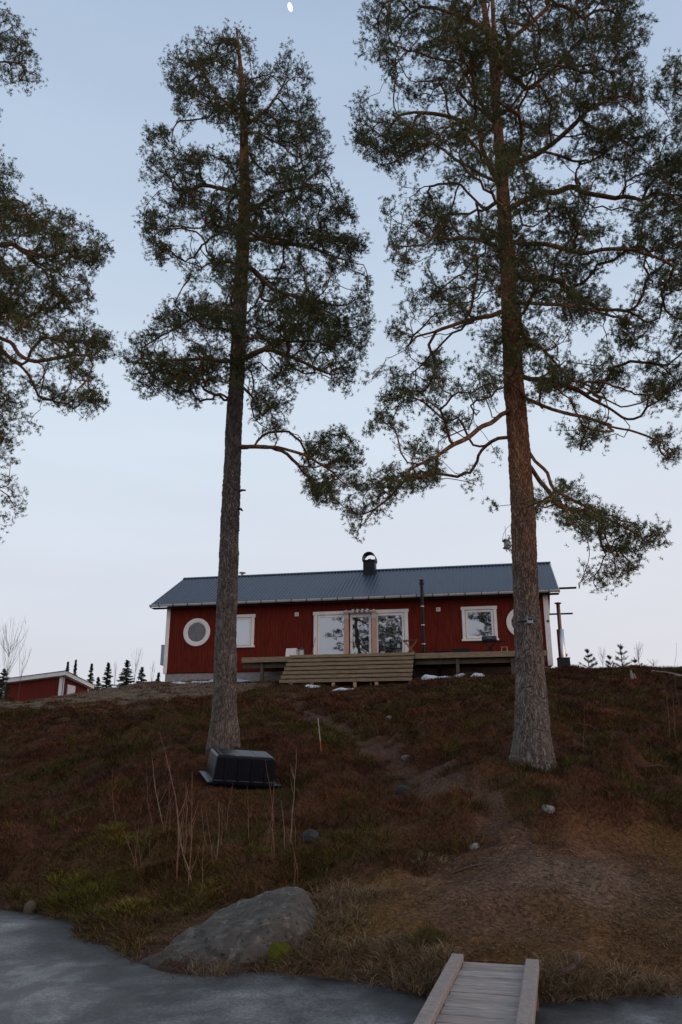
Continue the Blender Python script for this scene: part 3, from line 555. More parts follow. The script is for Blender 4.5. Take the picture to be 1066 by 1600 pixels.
pine('tallest pine, orange upper bark, with a grey device strapped to its trunk',
     [(833, 1190, 56), (832.5, 1160, 54), (830, 1100, 50), (826, 1000, 42), (821, 900, 39), (817, 800, 37), (811, 700, 34), (803, 600, 31), (797.5, 500, 27), (794, 420, 24), (786, 300, 20), (778, 200, 15), (770, 100, 11), (755, 0, 9), (745, -90, 6), (740, -170, 3)], 14.0,
     T2reg,
     [(880, 265, 26, 8), (690, 250, 18, 9), (965, 300, 40, 14), (990, 430, 22, 26), (900, 555, 34, 18), (860, 505, 30, 14), (850, 360, 28, 10), (725, 520, 26, 16), (700, 640, 30, 14), (640, 650, 40, 9), (940, 520, 30, 12), (890, 655, 30, 14), (680, 400, 28, 10), (740, 460, 26, 10), (640, 120, 16, 14), (860, 130, 20, 10), (720, 590, 30, 10), (980, 560, 30, 14), (600, 290, 20, 9), (740, 330, 20, 10), (665, 540, 20, 12)],
     [[(808, 640, 14), (770, 655, 13.6), (715, 690, 13.2), (670, 720, 12.9), (620, 745, 12.7), (555, 790, 12.5)],
      [(795, 492, 14), (740, 500, 13.6), (680, 515, 13.2), (620, 555, 12.9), (570, 590, 12.7)], [(806, 620, 14), (850, 632, 13.6), (910, 650, 13.2), (960, 668, 13), (1020, 682, 12.8), (1090, 712, 12.6)],
      [(802, 585, 14), (860, 595, 14.4), (920, 615, 14.8), (980, 660, 15.2)], [(800, 510, 14), (850, 550, 13.6), (900, 595, 13.3), (960, 640, 13)],
      [(796, 380, 14), (860, 385, 13.6), (920, 395, 13.2), (985, 390, 13), (1040, 405, 12.8), (1090, 450, 12.6)],
      [(797, 432, 14), (850, 438, 14.3), (880, 445, 14.6), (940, 480, 15), (1000, 490, 15.3), (1080, 540, 15.4)], [(798, 470, 14), (850, 475, 13.5), (910, 480, 13.2), (980, 500, 13)],
      [(790, 330, 14), (840, 300, 14.3), (900, 295, 14.6), (960, 310, 14.8)], [(788, 265, 14), (840, 240, 13.6), (900, 195, 13.3), (950, 150, 13.1)],
      [(778, 200, 14), (720, 95, 14), (690, 90, 13.8), (640, 85, 13.5)], [(792, 290, 14), (740, 270, 14.4), (650, 200, 14.8), (600, 190, 15)], [(792, 400, 14), (745, 370, 13.6), (700, 380, 13.3), (640, 350, 13), (600, 345, 12.9)],
      [(786, 310, 14), (740, 190, 13.7), (690, 180, 13.4), (620, 175, 13.2)], [(800, 300, 14), (760, 330, 14.2), (720, 285, 14.6), (680, 290, 14.8)],
      [(822, 695, 14), (845, 730, 13.7), (870, 765, 13.4), (900, 785, 13.2), (940, 805, 13), (1000, 840, 12.8), (1035, 862, 12.7)], [(822, 720, 14), (850, 755, 14.2), (870, 790, 14.3), (920, 800, 14.4)],
      [(880, 785, 13.4), (925, 860, 13.2), (905, 915, 13.1)], [(940, 815, 13.1), (962, 870, 13), (958, 905, 13)],
      [(813, 680, 14), (770, 690, 14.3), (740, 720, 14.5), (755, 770, 14.6)], [(817, 770, 14), (800, 800, 13.6), (785, 850, 13.4)],
      [(775, 110, 14), (800, 60, 14), (850, 20, 14)], [(768, 60, 14), (720, 20, 14), (650, 5, 14)]],
     (4.2, 7.2), 960, 15, seed=5, zlim=665, pad_r=(.34, .6), minh=4.0, leader=[(777, 150), (776, 90), (771, 30), (767, -60)])
pine('pine mostly outside the left edge, only its right branches in view',
     [(-95, 1290, 44), (-88, 1100, 38), (-75, 800, 32), (-62, 500, 26), (-50, 250, 18), (-42, 80, 8), (-40, 0, 3)], 15.0,
     [[(-90, 15), (14, 8), (50, 40), (68, 95), (60, 135), (20, 155), (-5, 130), (-90, 120)], [(-90, 150), (14, 145), (18, 190), (-90, 200)], [(-90, 235), (18, 238), (32, 275), (18, 312), (-90, 315)],
      [(-110, 305), (14, 305), (65, 318), (105, 335), (140, 355), (178, 378), (168, 412), (156, 450), (146, 482), (112, 500), (140, 498), (178, 514), (190, 556), (166, 600), (172, 650), (130, 672), (80, 682), (50, 662), (28, 675), (20, 700), (-110, 700)],
      [(-90, 715), (10, 705), (48, 745), (42, 800), (-5, 820), (-90, 810)], [(-80, 812), (6, 812), (6, 860), (-80, 865)]],
     [(75, 505, 30, 6), (45, 570, 14, 14), (100, 600, 16, 10), (20, 600, 12, 14), (35, 400, 16, 9), (110, 440, 10, 14)],
     [[(-60, 470, 15), (0, 520, 14.6), (40, 560, 14.4), (85, 560, 14.2), (150, 555, 14)], [(-60, 500, 15), (0, 540, 15.3), (45, 590, 15.5), (70, 630, 15.6)], [(-55, 360, 15), (0, 380, 14.6), (60, 400, 14.3), (130, 390, 14.1)], [(-50, 120, 15), (0, 95, 15), (35, 100, 15)], [(-75, 780, 15), (-30, 770, 14.8), (15, 765, 14.7)]],
     (8, 12), 350, 15, seed=8, gapv=.2, minh=4, k=36, amp=.014)
pine('pine mostly outside the right edge, only a few of its left tufts in view',
     [(1270, 1180, 50), (1262, 900, 40), (1250, 500, 28), (1240, 200, 18), (1235, 0, 10), (1232, -120, 4)], 12.5,
     [[(1012, 270), (1030, 240), (1010, 150), (1035, 105), (1080, 70), (1200, 60), (1300, 200), (1300, 600), (1150, 600), (1060, 560), (1035, 470), (1020, 400), (1045, 330)]],
     [(1030, 190, 18, 25), (1045, 90, 16, 10)],
     [[(1245, 330, 12.5), (1150, 300, 12.2), (1070, 310, 12)], [(1248, 500, 12.5), (1150, 460, 12.8), (1070, 430, 13)], [(1242, 200, 12.5), (1150, 150, 12.4), (1060, 150, 12.2)]],
     (6, 9), 170, 16, seed=9, minh=5, k=28, amp=.014)
# ------------------------------------------------------------------ cottage
HZ = 5.9; RZ = -HA
house = thing('cottage', (HO[0], HO[1], HZ), 'long red wooden cottage with slate blue metal roof on the hilltop', 'cottage', rz=RZ)
def hb(mb, name, m, parent=house, **k):
    o = mb.build(name, m, parent, **k)
    if parent is house: o.location.z = -HZ
    return o
LX, DY, EZ, RZT, RY = 19.15, 7.6, 9.75, 12.09, 3.81
b = MB(); x = 0.0; rs = random.Random(2)
while x < LX-.01:
    w_ = min(.142, LX-x); b.box(x, x+w_-.012, -.022-rs.random()*.003, 0, 6.3, 9.86); x += .142
b.box(0, LX, 0, DY, 6.28, 9.9)
y = 0
while y < DY:
    for sx in (-.022, LX): b.box(sx, sx+.022, y, min(y+.13, DY), 6.3, 9.9)
    y += .142
for sx in (0, LX-.1): b.add([(sx, 0, 9.9), (sx+.1, 0, 9.9), (sx+.1, DY, 9.9), (sx, DY, 9.9), (sx, RY, 11.95), (sx+.1, RY, 11.95)], [(0, 1, 5, 4), (3, 4, 5, 2), (0, 4, 3), (1, 2, 5), (0, 3, 2, 1)])
hb(b, 'wall', M['red'])
hb(MB().box(.05, LX-.05, .04, DY-.04, 5.2, 6.279), 'foundation', M['concrete'])
# corrugated roof
X0, X1 = -.79, LX+.58; per = .19; prof = []
x = X0
while x < X1-.01:
    for dx, dz in ((0, 0), (.05, 0), (.075, .034), (.125, .034), (.15, 0)):
        if x+dx <= X1: prof.append((x+dx, dz))
    x += per
V, Fq = [], []
for side in (0, 1):
    k0 = len(V); ye = -.5 if side == 0 else 8.12
    for px_, dz in prof: V += [(px_, ye, EZ+dz), (px_, RY, RZT+dz)]
    for px_, dz in prof: V += [(px_, ye, EZ-.03), (px_, RY, RZT-.03)]
    n = len(prof)
    for i in range(n-1):
        q = (k0+2*i, k0+2*i+2, k0+2*i+3, k0+2*i+1); Fq.append(q if side == 0 else q[::-1])
        o2 = k0+2*n; q = (o2+2*i, o2+2*i+1, o2+2*i+3, o2+2*i+2); Fq.append(q if side == 0 else q[::-1])
        Fq.append((k0+2*i, o2+2*i, o2+2*i+2, k0+2*i+2) if side == 0 else (k0+2*i, k0+2*i+2, o2+2*i+2, o2+2*i))
    for i in (0, n-1): Fq.append((k0+2*i, k0+2*i+1, k0+2*n+2*i+1, k0+2*n+2*i))
mb = MB(); mb.v = V; mb.f = Fq; roof = hb(mb, 'roof', M['roof'])
sl = math.atan2(RZT-EZ, RY+.5)
MB().add([(X0-.01, RY-.16, RZT-.045), (X1+.01, RY-.16, RZT-.045), (X1+.01, RY, RZT+.06), (X0-.01, RY, RZT+.06), (X0-.01, RY+.16, RZT-.045), (X1+.01, RY+.16, RZT-.045)], [(0, 1, 2, 3), (3, 2, 5, 4)]).build('ridge_cap', M['roof'], roof)
b = MB(); b.box(X0+.02, X1-.02, RY-.20, RY-.15, RZT-.085, RZT-.045)
b.build('ridge_seal', M['dark_metal'], roof)
b = MB()                                                # soffit boarding under the overhangs
for s0, s1 in ((X0+.03, -.025), (LX+.025, X1-.03)):
    b.add([(s0, -.47, EZ-.12), (s1, -.47, EZ-.12), (s1, RY, RZT-.14), (s0, RY, RZT-.14), (s0, 8.09, EZ-.12), (s1, 8.09, EZ-.12)], [(0, 3, 2, 1), (3, 4, 5, 2)])
b.box(X0+.03, X1-.03, -.44, -.03, EZ-.17, EZ-.14)
hb(b, 'soffit', M['soffit'])
for sx, nm in ((X0, 'l'), (X1-.03, 'r')):
    for ya, yb in ((-.5, RY), (8.12, RY)):
        hb(MB().add([(sx, ya, EZ-.03), (sx+.03, ya, EZ-.03), (sx+.03, yb, RZT-.03), (sx, yb, RZT-.03), (sx, ya, EZ-.17), (sx+.03, ya, EZ-.17), (sx+.03, yb, RZT-.19), (sx, yb, RZT-.19)],
            [(0, 3, 7, 4), (1, 5, 6, 2), (0, 4, 5, 1), (4, 7, 6, 5), (0, 1, 2, 3)]), 'bargeboard', M['white'] if sx > 0 else M['dark_metal'])
b = MB(); x = X0+.02
gut = MB()
gut.add([p for xx in (X0, X1) for p in ((xx, -.5, EZ-.01), (xx, -.5, EZ-.10), (xx, -.54, EZ-.135), (xx, -.60, EZ-.12), (xx, -.625, EZ-.07), (xx, -.625, EZ-.015))], [(i, i+1, i+7, i+6) for i in range(5)]+[(0, 6, 11, 5)])
g_ = hb(gut, 'gutter', M['gutter'])
x = X0+.5
while x < X1: MB().box(x, x+.035, -.635, -.50, EZ-.145, EZ+.0).build('gutter_bracket', M['dark_metal'], g_); x += .78
for x0, x1 in ((-.05, .15), (LX-.19, LX+.05)): hb(MB().box(x0, x1, -.052, .09, 6.27, 9.74), 'corner_board', M['white'], bevel=.006)
M['paintedrefl'] = glass_mat('window_glass_painted_reflection', .09); _t = M['paintedrefl'].node_tree
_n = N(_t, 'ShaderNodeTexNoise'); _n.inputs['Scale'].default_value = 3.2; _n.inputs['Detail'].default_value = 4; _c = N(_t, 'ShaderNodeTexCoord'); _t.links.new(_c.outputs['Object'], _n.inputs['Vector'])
_r = N(_t, 'ShaderNodeValToRGB'); _r.color_ramp.elements[0].position = .44; _r.color_ramp.elements[0].color = (.012, .010, .010, 1); _r.color_ramp.elements[1].position = .60; _r.color_ramp.elements[1].color = (.035, .035, .038, 1); _q = _r.color_ramp.elements.new(.51); _q.color = (.08, .035, .02, 1)  # brown blotches stand in for reflected trees, painted into the round panes' colour
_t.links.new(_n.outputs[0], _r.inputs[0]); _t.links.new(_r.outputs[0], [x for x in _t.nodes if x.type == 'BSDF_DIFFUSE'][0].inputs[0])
def rnd_window(cx, cz, nm):
    f = hb(MB().lathe((cx, -.02, cz), [(.715, 0), (.715, .05), (.70, .06), (.52, .06), (.50, .045), (.50, .004)], 48, 'y'), 'round_window', M['white'], smooth=False)
    n = 40; V = [(cx+.51*math.cos(2*PI*i/n), -.034, cz+.51*math.sin(2*PI*i/n)) for i in range(n)]
    MB().add(V, [tuple(range(n))]).build('pane', M['paintedrefl'], f)
    MB().lathe((cx, -.034, cz), [(.50, .001), (.50, .018), (.485, .018), (.485, .001)], 40, 'y').build('frame', M['white'], f)
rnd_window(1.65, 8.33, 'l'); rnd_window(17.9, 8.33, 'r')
def sq_window(x0, x1, z0, z1, gm, nm='window'):
    c = MB(); c.box(x0, x0+.15, -.07, -.02, z0, z1); c.box(x1-.15, x1, -.07, -.02, z0, z1); c.box(x0-.04, x1+.04, -.075, -.02, z1+.002, z1+.16); c.box(x0-.05, x1+.05, -.11, -.02, z0-.1, z0-.002)
    f = hb(c, nm, M['white'], bevel=.006)
    s = MB(); xa, xb, za, zb = x0+.17, x1-.17, z0+.02, z1-.02
    s.box(xa, xa+.1, -.055, -.025, za, zb); s.box(xb-.1, xb, -.055, -.025, za, zb); s.box(xa+.1, xb-.1, -.055, -.025, za, za+.11); s.box(xa+.1, xb-.1, -.055, -.025, zb-.1, zb)
    s.build('frame', M['white'], f, bevel=.008)
    MB().box(xa+.09, xb-.09, -.036, -.03, za+.1, zb-.09).build('pane', gm, f)
sq_window(3.03, 4.70, 7.58, 9.0, M['blind']); sq_window(15.10, 16.75, 7.60, 9.0, M['glass'])
# glazed terrace front: two fixed panes and a door between two bare posts
c = MB(); c.box(7.78, 7.96, -.08, -.02, 6.7, 8.99); c.box(12.31, 12.49, -.08, -.02, 6.7, 8.99); c.box(7.74, 12.53, -.085, -.02, 8.992, 9.16)
gf = hb(c, 'terrace_window', M['white'], bevel=.006)
for xa, xb in ((7.98, 9.40), (10.90, 12.29)):
    s = MB(); s.box(xa, xa+.11, -.06, -.025, 6.72, 8.97); s.box(xb-.1, xb, -.06, -.025, 6.72, 8.97); s.box(xa+.11, xb-.1, -.06, -.025, 8.86, 8.97); s.box(xa+.11, xb-.1, -.06, -.025, 6.72, 6.82)
    s.build('frame', M['white'], gf, bevel=.006); MB().box(xa+.1, xb-.09, -.04, -.032, 6.81, 8.87).build('pane', M['glass'], gf)
s = MB(); s.box(9.62, 9.74, -.09, -.03, 6.72, 8.97); s.box(10.56, 10.68, -.09, -.03, 6.72, 8.97); s.box(9.74, 10.56, -.09, -.03, 8.82, 8.97); s.box(9.74, 10.56, -.09, -.03, 6.72, 6.86)
dr = hb(s, 'door', M['white'], bevel=.006); MB().box(9.73, 10.57, -.062, -.05, 6.85, 8.83).build('pane', M['glass'], dr)
MB().bar((9.69, -.10, 7.62), (9.69, -.15, 7.62), .03, .03).bar((9.69, -.15, 7.62), (9.82, -.15, 7.62), .022, .022).build('handle', M['steel'], dr)
for x0 in (9.36, 10.73):
    p = hb(MB().box(x0, x0+.21, -.26, -.12, 6.68, 9.02), 'post', M['post'], bevel=.008)
    MB().box(x0-.01, x0+.22, -.275, -.105, 8.72, 8.90).box(x0+.06, x0+.15, -.30, -.10, 9.02, 9.16).build('post_bracket', M['gutter'], p)
b = MB().bar((9.3, -.19, 9.06), (10.95, -.19, 9.06), .06, .07)
for i in range(4): b.box(9.78+i*.235, 9.90+i*.235, -.50, -.16, 9.09, 9.15); b.box(9.80+i*.235, 9.88+i*.235, -.50, -.45, 8.98, 9.09)
hb(b, 'lintel', M['gutter'])
for vx in (6.89, 13.98):
    v = hb(MB().box(vx-.1, vx+.1, -.05, -.02, 8.98, 9.18), 'vent', M['white'], bevel=.01); MB().box(vx-.06, vx+.06, -.058, -.051, 9.02, 9.14).build('grille', M['gutter'], v)
ch = hb(MB().box(9.80, 10.44, 3.0, 3.66, 11.3, 12.42).box(9.76, 10.48, 2.96, 3.70, 12.42, 12.50), 'chimney', M['dark_metal'], bevel=.01)
V, Fs = [], []; n = 14
for i in range(n+1):
    a = PI*i/n
    for r_ in (.37, .345):
        for yy in (2.97, 3.69): V.append((10.12+r_*math.cos(a), yy, 12.56+r_*1.05*math.sin(a)))
for i in range(n):
    k = 4*i; Fs += [(k, k+4, k+5, k+1), (k+2, k+3, k+7, k+6), (k, k+2, k+6, k+4), (k+1, k+5, k+7, k+3)]
MB().add(V, Fs).box(10.465, 10.495, 3.0, 3.66, 12.50, 12.58).box(9.745, 9.775, 3.0, 3.66, 12.50, 12.58).build('chimney_hood', M['dark_metal'], ch)
MB().lathe((10.12, 3.33, 12.5), [(.1, 0), (.1, .10), (.07, .12), (0, .12)], 12).build('flue_top', M['dark_metal'], ch)
hb(MB().lathe((2.55, 4.3, 11.7), [(.09, 0), (.09, .62), (.07, .63)], 14).lathe((2.55, 4.3, 12.38), [(0, .05), (.2, .03), (.2, 0), (0, 0)], 14), 'roof_vent', M['gutter'])
fp = hb(MB().lathe((13.27, -.74, 6.67), [(.10, 0), (.10, .45), (.08, .47), (.08, 3.5), (.11, 3.51), (.11, 3.62), (.085, 3.64), (.085, 3.7), (.105, 3.71), (.105, 3.76), (0, 3.78)], 16), 'flue_pipe', M['dark_metal'], smooth=False)
for z in (7.3, 8.2, 9.1): b = MB(); b.lathe((13.27, -.74, z), [(.09, 0), (.092, .0), (.092, .04), (.08, .04)], 14); b.bar((13.27, -.66, z+.02), (13.27, -.02, z+.02), .03, .03); b.build('pipe_bracket', M['steel'], fp)
hb(MB().bar((LX+.02, .15, 9.93), (20.56, .15, 9.93), .16, .07), 'roof_beam', M['dark_metal']); hb(MB().bar((LX+.02, 7.5, 9.98), (21.0, 7.5, 9.98), .16, .07), 'roof_beam', M['dark_metal'])
hb(MB().box(-.36, -.03, .25, .95, 6.75, 7.75).box(-.38, -.03, .23, .97, 7.75, 7.78), 'meter_cabinet', M['greybox'], bevel=.01)
hb(MB().box(LX-.09, LX+.01, -.09, -.053, 8.30, 8.39), 'door_sensor', M['black'])
# ------------------------------------------------------------------ terrace
deck = thing('terrace', (*house_xy(11, -1.2), 5.4), 'raised brown wooden terrace with wide steps along the cottage front', 'terrace', rz=RZ)
def dbx(mb, name, m, parent=deck, **k):
    mb.v = [(x-11, y+1.2, z-5.4) for x, y, z in mb.v]; return mb.build(name, m, parent, **k)
b = MB(); y = -2.5
while y < -.13: b.box(4.93, 18.8, y, y+.115, 6.625, 6.665); y += .122
dbx(b, 'deck_boards', M['deck'])
for xa, xb in ((4.90, 7.25), (13.0, 18.82)): dbx(MB().box(xa, xb, -2.545, -2.503, 6.42, 6.66), 'edge_board', M['deck'], bevel=.006)
dbx(MB().box(4.90, 7.25, -2.34, -2.28, 6.18, 6.41).box(13.0, 18.75, -2.34, -2.28, 6.18, 6.41).box(5.2, 18.6, -1.2, -1.12, 6.35, 6.62).box(5.95, 7.6, -2.42, -2.36, 5.62, 5.80), 'joist', M['deckdark'])
for x0 in (5.85, 7.9, 10, 12.4, 14.9, 17.3, 18.6):
    gx_, gy_ = house_xy(x0, -2.35); dbx(MB().box(x0-.07, x0+.07, -2.42, -2.28, gz(gx_, gy_)-.1, 6.6), 'post', M['deckdark'])
for x0 in (6.5, 10, 14, 18.4):
    gx_, gy_ = house_xy(x0, -.6); dbx(MB().box(x0-.06, x0+.06, -.66, -.54, gz(gx_, gy_)-.1, 6.6), 'post', M['deckdark'])
st = thing('stair', (0, 0, 0), None, None); st.parent = deck
for x0 in (7.32, 9.6, 11.2, 12.86):
    b = MB(); b.add([(x0+i-11, y, z) for i in (0, .05) for y, z in ((-1.28, 1.16), (-1.28, .8), (-2.82, -.4), (-2.82, -.18))], [(0, 1, 2, 3), (7, 6, 5, 4), (0, 3, 7, 4), (0, 4, 5, 1), (2, 6, 7, 3), (1, 5, 6, 2)]); b.build('stringer', M['deckdark'], st)
for k in range(7):
    z = 6.685-.205*k; y = -2.78-.205*k
    mb = MB().box(7.26-.02*k, 13.0, y, y+.30, z-.045, z).box(7.26-.02*k, 13.0, y-.02, y+.022, z-.14, z-.046); mb.v = [(a-11, c+1.2, d-5.4) for a, c, d in mb.v]
    mb.build('tread', M['deck'], st, bevel=.004)
for x0 in (7.6, 8.55, 9.5, 10.45, 11.4):
    gx_, gy_ = house_xy(x0, -3.95); g = gz(gx_, gy_); mb = MB().box(x0, x0+.14, -4.0, -3.91, g-.1, 5.3); mb.v = [(a-11, c+1.2, d-5.4) for a, c, d in mb.v]; mb.build('stair_foot', M['post'], st)
# ------------------------------------------------------------------ things on the terrace
DZ = 6.665
def on_deck(name, x, y, label, cat, group=None, rz=0): return thing(name, (*house_xy(x, y), DZ), label, cat, group, rz=RZ+rz)
def lantern(x, y, label, s=1.0):
    t = on_deck('lantern', x, y, label, 'lantern', 'lanterns on the terrace', rz=.3); h = .30*s; w_ = .11*s
    MB().box(-w_, w_, -w_, w_, 0, .03).add([(-w_*1.1, -w_*1.1, h+.03), (w_*1.1, -w_*1.1, h+.03), (w_*1.1, w_*1.1, h+.03), (-w_*1.1, w_*1.1, h+.03), (-.03, -.03, h+.15), (.03, -.03, h+.15), (.03, .03, h+.15), (-.03, .03, h+.15)],
        [(0, 1, 5, 4), (1, 2, 6, 5), (2, 3, 7, 6), (3, 0, 4, 7), (4, 5, 6, 7), (0, 3, 2, 1)]).build('casing', M['black'], t)
    b = MB()
    for i in (-1, 1):
        for j in (-1, 1): b.bar((i*w_*.93, j*w_*.93, .03), (i*w_*.93, j*w_*.93, h+.03), .014, .014)
    b.build('frame', M['black'], t); MB().box(-w_*.85, w_*.85, -w_*.85, w_*.85, .031, h+.025).build('glass', M['candle'], t)
    MB().tube([(.05*math.cos(a), 0, h+.15+.06*math.sin(a)) for a in np.linspace(0, PI, 7)], .006, 5).build('handle', M['black'], t)
lantern(7.62, -1.9, 'black lantern with pale glass beside the white slatted crate', 1.15); lantern(11.3, -.75, 'black lantern with pale glass in front of the right terrace window', 1.1)
t = on_deck('crate', 7.12, -1.7, 'white slatted crate near the head of the steps', 'crate')
b = MB()
for i in range(7): b.bar((-.24+.08*i, .2, 0), (-.21+.07*i, .17, .46), .079 if i % 2 else .081, .02 if i % 2 else .024, (0, 1, 0))
b.build('slat_panel', M['white'], t); b = MB()
for i in range(7): b.bar((-.24+.08*i, -.2, 0), (-.21+.07*i, -.17, .46), .079 if i % 2 else .081, .02 if i % 2 else .026, (0, 1, 0))
b.build('slat_panel', M['white'], t); MB().box(-.27, .27, -.215, -.205, .05, .10).box(-.25, .25, -.19, -.182, .38, .43).box(-.27, .27, -.19, .19, .0, .02).box(-.22, .24, -.17, .17, .44, .455).build('frame', M['white'], t)
t = on_deck('broom', 7.78, -.25, 'thin wooden broom leaning on the red wall left of the terrace window', 'broom')
MB().tube([(0, -.35, .1), (.1, .16, 1.2)], .014, 6).build('handle', M['wood'], t); MB().box(-.16, .12, -.40, -.32, 0, .1).build('brush', M['straw'], t)
def folding(name, x, y, label, cat, w_, h_, back, group=None, m=M['wood'], rz=0):
    t = on_deck(name, x, y, label, cat, group, rz=rz); b = MB(); d = w_*.42
    for yy in (-d, d):
        MB().bar((-w_/2, yy, 0), (w_/2, yy, h_), .035, .022, (0, 1, 0)).build('leg', m, t); MB().bar((w_/2, yy*.9, 0), (-w_/2, yy*.9, h_), .035, .022, (0, 1, 0)).build('leg', m, t)
    for i in range(6): b.box(-w_*.58+i*w_*.195, -w_*.58+i*w_*.195+w_*.16, -d*1.15, d*1.15, h_, h_+.02)
    b.build('table_top' if not back else 'seat', m, t)
    if back:
        b = MB()
        for yy in (-d, d): b.bar((-w_*.45, yy, h_*.9), (-w_*.72, yy, h_+.42), .03, .02, (0, 1, 0))
        for z in (.2, .3, .4): b.bar((-w_*.45-.27*w_*z/.42, -d, h_+z), (-w_*.45-.27*w_*z/.42, d, h_+z), .02, .05)
        b.build('backrest', m, t)
    return t
folding('folding_table', 12.72, -1.4, 'small brown wooden folding table right of the terrace window', 'table', .58, .72, False, rz=.15)
folding('folding_chair', 12.0, -1.0, 'dark folding chair standing before the right terrace window', 'chair', .42, .44, True, m=M['dark_metal'], rz=.25)
t = on_deck('gas_grill', 16.35, -1.3, 'black gas grill with side shelves under the square window', 'grill')
MB().add([(x, y, z) for z, sx, sy in ((.60, .30, .2), (.66, .33, .23)) for x, y in ((-sx, -sy), (sx, -sy), (sx, sy), (-sx, sy))], [(0, 3, 2, 1), (4, 5, 6, 7), (0, 1, 5, 4), (1, 2, 6, 5), (2, 3, 7, 6), (3, 0, 4, 7)]).build('firebox', M['black'], t)
V, Fs = [], []
for i in range(9):
    a = PI*i/8
    for xx, r_ in ((-.34, .8), (-.30, 1), (.30, 1), (.34, .8)): V.append((xx, -.22*math.cos(a)*r_, .67+.20*math.sin(a)*r_))
for i in range(8):
    for j in range(3): k = 4*i+j; Fs.append((k, k+4, k+5, k+1))
Fs += [tuple(4*i for i in range(9)), tuple(4*i+3 for i in range(8, -1, -1))]
MB().add(V, Fs).build('lid', M['black'], t, smooth=False)
MB().box(-.78, -.35, -.18, .18, .60, .63).build('side_shelf', M['black'], t); MB().box(.35, .78, -.18, .18, .60, .63).build('side_shelf', M['black'], t)
MB().bar((-.3, -.2, 0), (.3, -.2, .6), .03, .03).bar((.3, -.2, 0), (-.3, -.2, .6), .03, .03).bar((-.3, .2, 0), (.3, .2, .6), .03, .03).bar((.3, .2, 0), (-.3, .2, .6), .03, .03).build('stand', M['dark_metal'], t)
MB().bar((-.12, -.26, .74), (.12, -.26, .74), .02, .02).build('handle', M['steel'], t)
t = on_deck('storage_box', 14.15, -1.5, 'low flat dark blue box on the terrace, nearest the black flue pipe', 'box')
MB().box(-.35, .35, -.22, .22, 0, .14).build('body', M['tubm'], t, bevel=.02); MB().box(-.37, .37, -.24, .24, .141, .18).build('lid', M['tubm'], t, bevel=.012)
t = on_deck('planter', 15.05, -1.6, 'dark rectangular planter between the flat box and the gas grill', 'planter')
MB().add([(x, y, z) for z, sx, sy in ((0, .34, .17), (.26, .42, .22), (.26, .38, .19), (.2, .37, .18)) for x, y in ((-sx, -sy), (sx, -sy), (sx, sy), (-sx, sy))],
    [(0, 3, 2, 1)]+[(4*r+i, 4*r+(i+1) % 4, 4*r+4+(i+1) % 4, 4*r+4+i) for r in range(3) for i in range(4)]).build('body', M['black'], t); MB().box(-.36, .36, -.175, .175, .14, .21).build('soil', M['soffit'], t)
t = on_deck('stool', 17.0, -1.0, 'small reddish wooden stool right of the gas grill', 'stool')
b = MB()
for i in (-1, 1):
    for j in (-1, 1): MB().bar((i*.15, j*.12, 0), (i*.11, j*.09, .36), .028, .028).build('leg', M['post'], t)
MB().box(-.16, .16, -.13, .13, .36, .385).build('seat', M['post'], t, bevel=.005)
# wood-fired stove beside the gable
g = house_xy(19.75, .9); t = thing('outdoor_stove', (g[0], g[1], gz(*g)), 'black outdoor stove with tall steel flue beside the right gable', 'stove', rz=RZ); hz = 6.68-gz(*g)
MB().box(-.28, .28, -.28, .28, 0, hz).box(-.30, .30, -.30, .30, hz, hz+.03).build('firebox', M['black'], t, bevel=.01)
MB().lathe((-.04, 0, hz+.03), [(.17, 0), (.17, 1.36), (.12, 1.38), (.0, 1.38)], 20).build('flue', M['steel'], t, smooth=True)
MB().lathe((-.04, 0, hz+1.41), [(.09, 0), (.09, 1.22), (.0, 1.22)], 16).build('upper_pipe', M['rust'], t, smooth=True)
MB().lathe((-.04, 0, hz+2.66), [(.10, -.03), (.17, 0), (.17, .03), (0, .07)], 16).build('rain_cap', M['rust'], t)

# ------------------------------------------------------------------ shed
Cn = at(100, 1052, 50); Lf = at(8, 1064, 52.2); Rt = at(138.5, 1071, 53.8); shed = thing('shed', (Cn[0], Cn[1], 5.2), 'small red shed with white corners and lean-to roof on the left crest', 'shed')
Bk = Lf+Rt-Cn; z0 = 4.2
W8 = [(p[0], p[1], z0) for p in (Lf, Cn, Rt, Bk)]+[tuple(p-np.array([0, 0, .22])) for p in (Lf, Cn, Rt, Bk)]
MB().add(W8, [(0, 1, 5, 4), (1, 2, 6, 5), (2, 3, 7, 6), (3, 0, 4, 7), (4, 5, 6, 7)]).build('wall', M['red'], shed, True)
e1 = (Cn-Lf)/np.linalg.norm(Cn-Lf); e2 = (Rt-Cn)/np.linalg.norm(Rt-Cn)
rc = [Lf-e1*.55-e2*.35, Cn+e1*.35-e2*.35, Rt+e1*.35+e2*.45, Bk-e1*.55+e2*.45]; up = np.array([0, 0, .035])
MB().add([tuple(p-np.array([0, 0, .20])) for p in rc]+[tuple(p+up) for p in rc], [(3, 2, 1, 0), (4, 5, 6, 7), (0, 1, 5, 4), (1, 2, 6, 5), (2, 3, 7, 6), (3, 0, 4, 7)]).build('fascia', M['white'], shed, True)
MB().add([tuple(p+up*1.2+e_) for p, e_ in zip(rc, (-.05*e1-.05*e2, .05*e1-.05*e2, .05*e1+.05*e2, -.05*e1+.05*e2))]+[tuple(p+up*2.2) for p in rc], [(3, 2, 1, 0), (4, 5, 6, 7), (0, 1, 5, 4), (1, 2, 6, 5), (2, 3, 7, 6), (3, 0, 4, 7)]).build('roof', M['dark_metal'], shed, True)
nf = np.cross(e1, [0, 0, 1.]); ns = np.cross(e2, [0, 0, 1.])
